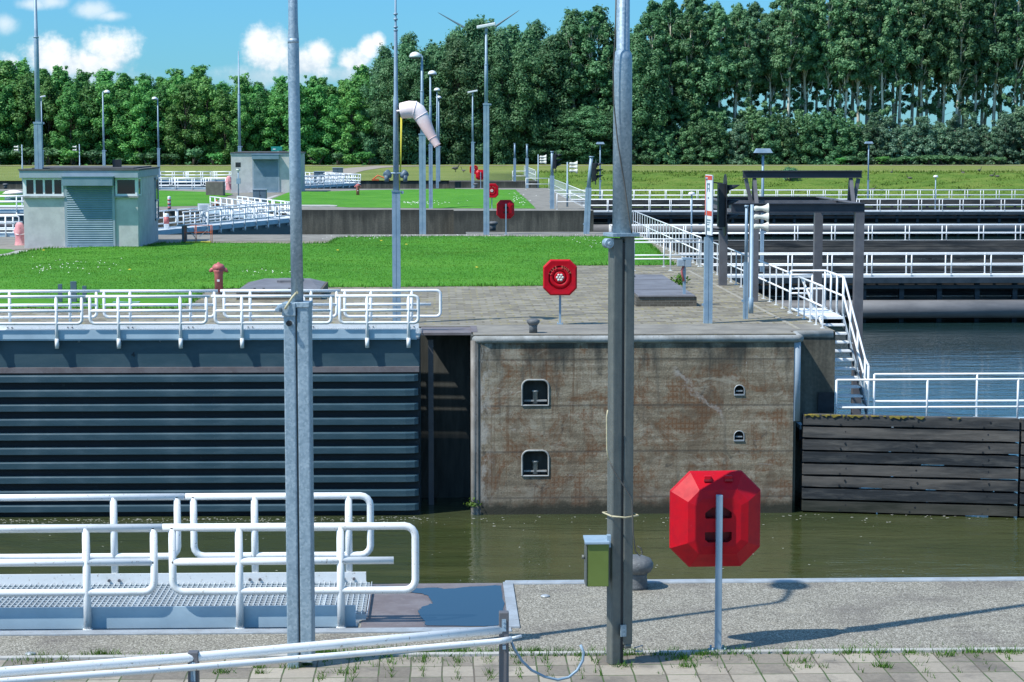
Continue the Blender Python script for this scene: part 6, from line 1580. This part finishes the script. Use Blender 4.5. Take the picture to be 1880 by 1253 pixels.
# weeds in the foreground paving joints
P = []
def tuft(px, py, n, s, sy=None):
    x, y = G(px, py)
    for _ in range(n): P.append((x + random.gauss(0, s), y + random.gauss(0, sy or s*.6), .0))
for _ in range(420):
    px = random.choice((random.uniform(560, 1200), random.uniform(560, 1880), random.uniform(-50, 1880))); d = random.random()
    tuft(px, 1201.5 + random.gauss(0, 2.2) + (px < 560) * 6 - (px > 1300) * 1.5, random.randint(4, 16), .035, .018)
def seam(px0, py0, px1, py1, n, k):
    for _ in range(n):
        t_ = random.random()**1.4; tuft(px0 + (px1-px0)*t_, py0 + (py1-py0)*t_, k, .018, .03)
for px in (600, 655, 720, 778, 838, 895, 950, 1000, 1058, 1090): seam(px, 1206, px + (px-811)*.055, 1253, 9 if px < 1000 else 6, 6)
for px in (1195, 1255, 1312, 1373, 1435, 1495, 1555, 1612, 1668, 1727, 1790, 1845): seam(px, 1205, px + (px-811)*.055, 1253, random.choice((2, 3, 5)), 4)
for px, py, n, s in ((1253, 1212, 150, .07), (1262, 1226, 60, .05), (410, 1237, 60, .05), (476, 1238, 40, .03), (478, 1228, 35, .025), (186, 1204, 110, .07), (100, 1214, 60, .12), (45, 1216, 50, .1), (1470, 1217, 50, .05), (1618, 1226, 60, .04), (1485, 1227, 30, .04), (630, 1238, 40, .05), (1740, 1205, 60, .06), (536, 1228, 60, .04), (1144, 1226, 50, .05), (560, 1222, 40, .03), (1300, 1205, 50, .12), (1600, 1199, 60, .3), (700, 1212, 90, .25), (800, 1208, 110, .25), (960, 1206, 90, .2)): tuft(px, py, n, s)
P = [p for p in P if not (17.60 < p[1] < 17.655)]
blades('weeds', P, .06, .0045, M['weed'], 9, 1.1, label='bright green weeds growing in the foreground paving joints')
# ragged grass edge of the first lawn towards the paving
P = []
for a, b_ in zip(PL1, PL1[1:] + PL1[:1]):
    L_ = math.hypot(b_[0]-a[0], b_[1]-a[1])
    for _ in range(int(min(L_, 60) * 45)):
        t_ = random.random(); P.append((a[0] + (b_[0]-a[0])*t_ + random.gauss(0, .05), a[1] + (b_[1]-a[1])*t_ + random.gauss(0, .10), .0))
P = [p for p in P if abs(p[0]) < p[1]*.27]
blades('lawn_edge_grass', P, .11, .02, M['blade'], 12, .8, label='ragged grass edge along the first island paving')
bp_ = RNG.uniform([10, 224, 0], [70, 247, 0], (26000, 3)); bp_[:, 2] = [bank_z(a, b_) for a, b_, c in bp_]
blades('bank_grass', bp_, .30, .10, M['bank'], 21, .8, label='tall yellow green grass stems on the canal bank')
fv = []; ff = []
def speck(x, y, s, zz=WZ + .006):
    o = len(fv); n_ = random.choice((4, 5)); a0 = random.random()*6.28
    for k in range(n_): fv.append((x + s*random.uniform(.6, 1.6)*math.cos(a0 + 6.283*k/n_), y + s*random.uniform(.5, 1.0)*math.sin(a0 + 6.283*k/n_), zz))
    ff.append(tuple(range(o, o + n_)))
for _ in range(520): speck(random.uniform(-11.5, -.3), 45.98 - abs(random.gauss(0, .32)), random.uniform(.006, .03))
for _ in range(120): speck(random.uniform(-.3, 13), 46.0 - abs(random.gauss(0, .5)), random.uniform(.006, .03))
for _ in range(220): speck(random.uniform(-9, 10), random.uniform(24, 45), random.uniform(.006, .022))
fm = MB(); fm.add(fv, ff); tag(fm.build('foam_specks', M['horn']), 'pale foam specks floating on the near lock water', 'foam', kind='stuff')
dm_ = MB(); q = dm_; q.bar((12.6, 92.6, WZ + .03), (13.1, 92.7, WZ + .04), .16, .06); tag(dm_.build('driftwood', M['rope']), 'small pale piece of wood floating by the grey fender pipe', 'driftwood')
# fern in the wall corner, leafy weed by the hatch
fn = MB(); x, z = D(862, 930, 46.2)
def leafy(name, label, c, n, s, spread):
    q = MB()
    for k in range(n):
        d = Vector((random.gauss(0,1), random.gauss(0,1), abs(random.gauss(0,1)) + .2)).normalized() * spread * random.uniform(.3, 1); p = Vector(c) + d
        u = Vector((random.gauss(0,1), random.gauss(0,1), random.gauss(0,1))).normalized(); v = u.cross(d.normalized()); v = v.normalized() if v.length > .01 else Vector((1,0,0))
        q.add([p - u*s, p - v*s*.5, p + u*s, p + v*s*.5], [(0,1,2,3)])
    return tag(q.build(name, M['weed']), label, 'plant')
leafy('wall_weed', 'small green fern growing on the stained wall corner at waterline', (x + .07, 46.2, z), 60, .045, .22)
x, y = G(1246, 528); leafy('leafy_weed', 'leafy green weed beside the long grey hatch', (x, y, .05), 130, .06, .40)
# ================================================================== SKY, SUN, CAMERA
SUN_EL, SUN_AZ = R(54.5), R(27.0)      # light travels 27 degrees from +x towards +y
w = bpy.data.worlds.new('World'); scene.world = w; w.use_nodes = True
w.node_tree.nodes.clear(); nt = NT(w.node_tree)
sky = nt.n('ShaderNodeTexSky'); sky.sky_type = 'NISHITA'; sky.sun_disc = False; sky.sun_elevation = SUN_EL
sx_, sy_ = -math.cos(SUN_AZ), -math.sin(SUN_AZ); sky.sun_rotation = math.atan2(sx_, sy_) % (2*math.pi)
sky.air_density = 1.0; sky.dust_density = .25; sky.ozone_density = 1.4; sky.altitude = 0
dv = nt.n('ShaderNodeTexCoord').outputs['Generated']
sp3 = nt.n('ShaderNodeSeparateXYZ'); nt.set(sp3.inputs[0], dv)
skyc = nt.mix(1.0, sky.outputs[0], nt.mix(nt.step(sp3.outputs[2], .02, .55), SKY_TINT, SKY_TINT2), 'MULTIPLY')
yy = nt.m('MAXIMUM', sp3.outputs[1], .05); U = nt.m('DIVIDE', sp3.outputs[0], yy); Vv = nt.m('DIVIDE', sp3.outputs[2], yy)
def uv(px, py): d = ray(px, py); return d.x / d.y, d.z / d.y
cmb = nt.n('ShaderNodeCombineXYZ'); nt.set(cmb.inputs[0], U); nt.set(cmb.inputs[1], Vv)
n1 = nt.noise(cmb.outputs[0], 75, 7, .62); n2 = nt.noise(cmb.outputs[0], 190, 5, .6)
nn = nt.m('ADD', nt.m('MULTIPLY', nt.m('SUBTRACT', n1, .5), 1.9), nt.m('MULTIPLY', nt.m('SUBTRACT', n2, .5), .7))
cl = None
def blob(px, py, rx, ry, amp=1.0, soft=1.0):
    u, v = uv(px, py); ru, rv = rx / F_PX, ry / F_PX
    d = nt.m('SQRT', nt.m('ADD', nt.m('POWER', nt.m('DIVIDE', nt.m('SUBTRACT', U, u), ru), 2.0), nt.m('POWER', nt.m('DIVIDE', nt.m('SUBTRACT', Vv, v), rv), 2.0)))
    return nt.m('MULTIPLY', nt.m('SUBTRACT', 1.0, d), amp)
for b_ in ((205, 92, 62, 52), (90, 100, 62, 44), (150, 118, 125, 34), (495, 95, 62, 55), (480, 78, 44, 38), (555, 118, 70, 40), (585, 106, 38, 34), (650, 112, 40, 30), (678, 88, 28, 30), (693, 76, 18, 22), (12, 118, 40, 26, .7)):
    f = blob(*b_); cl = f if cl is None else nt.m('MAXIMUM', cl, f)
den = nt.step(nt.m('ADD', cl, nt.m('MULTIPLY', nn, .60)), .02, .66)
th = None
for b_ in ((170, 18, 52, 22), (205, 30, 40, 14), (95, 4, 44, 18), (8, 45, 34, 26), (480, 140, 120, 30), (640, 138, 90, 26), (140, 142, 170, 26), (60, 8, 40, 16)):
    f = blob(*b_); th = f if th is None else nt.m('MAXIMUM', th, f)
thin = nt.m('MULTIPLY', nt.step(nt.m('ADD', th, nt.m('MULTIPLY', nn, .5)), .0, .95), .62)
amt = nt.m('MAXIMUM', den, thin)
lit = nt.step(nt.m('ADD', nt.m('MULTIPLY', nn, .9), nt.m('MULTIPLY', nt.m('SUBTRACT', Vv, uv(0, 112)[1]), 38)), -.45, .35)
cc = nt.mix(lit, CLOUD_LO, CLOUD_HI)
fin = nt.mix(amt, skyc, cc)
bg = nt.n('ShaderNodeBackground'); nt.set(bg.inputs[0], fin); bg.inputs[1].default_value = SKY_STR
wo = nt.n('ShaderNodeOutputWorld'); w.node_tree.links.new(bg.outputs[0], wo.inputs[0])
sl = bpy.data.lights.new('sun', 'SUN'); sl.energy = SUN_STR; sl.angle = R(.5); sl.color = (1.0, .975, .925)
so_ = bpy.data.objects.new('sun', sl); col.objects.link(so_)
dirv = Vector((math.cos(SUN_EL)*math.cos(SUN_AZ), math.cos(SUN_EL)*math.sin(SUN_AZ), -math.sin(SUN_EL)))
so_.rotation_euler = dirv.to_track_quat('-Z', 'Y').to_euler()
cam = bpy.data.cameras.new('camera'); cam.sensor_width = 36; cam.lens = F_PX / 1880 * 36; cam.clip_start = .5; cam.clip_end = 20000
co_ = bpy.data.objects.new('camera', cam); col.objects.link(co_); co_.location = (0, 0, CAM_Z)
co_.rotation_euler = (R(90) - PITCH, 0, -YAW); scene.camera = co_
scene.view_settings.view_transform = 'Standard'; scene.view_settings.look = 'None'; scene.view_settings.gamma = 1; scene.view_settings.exposure = EXPO
scene.render.resolution_x = 1024; scene.render.resolution_y = 682
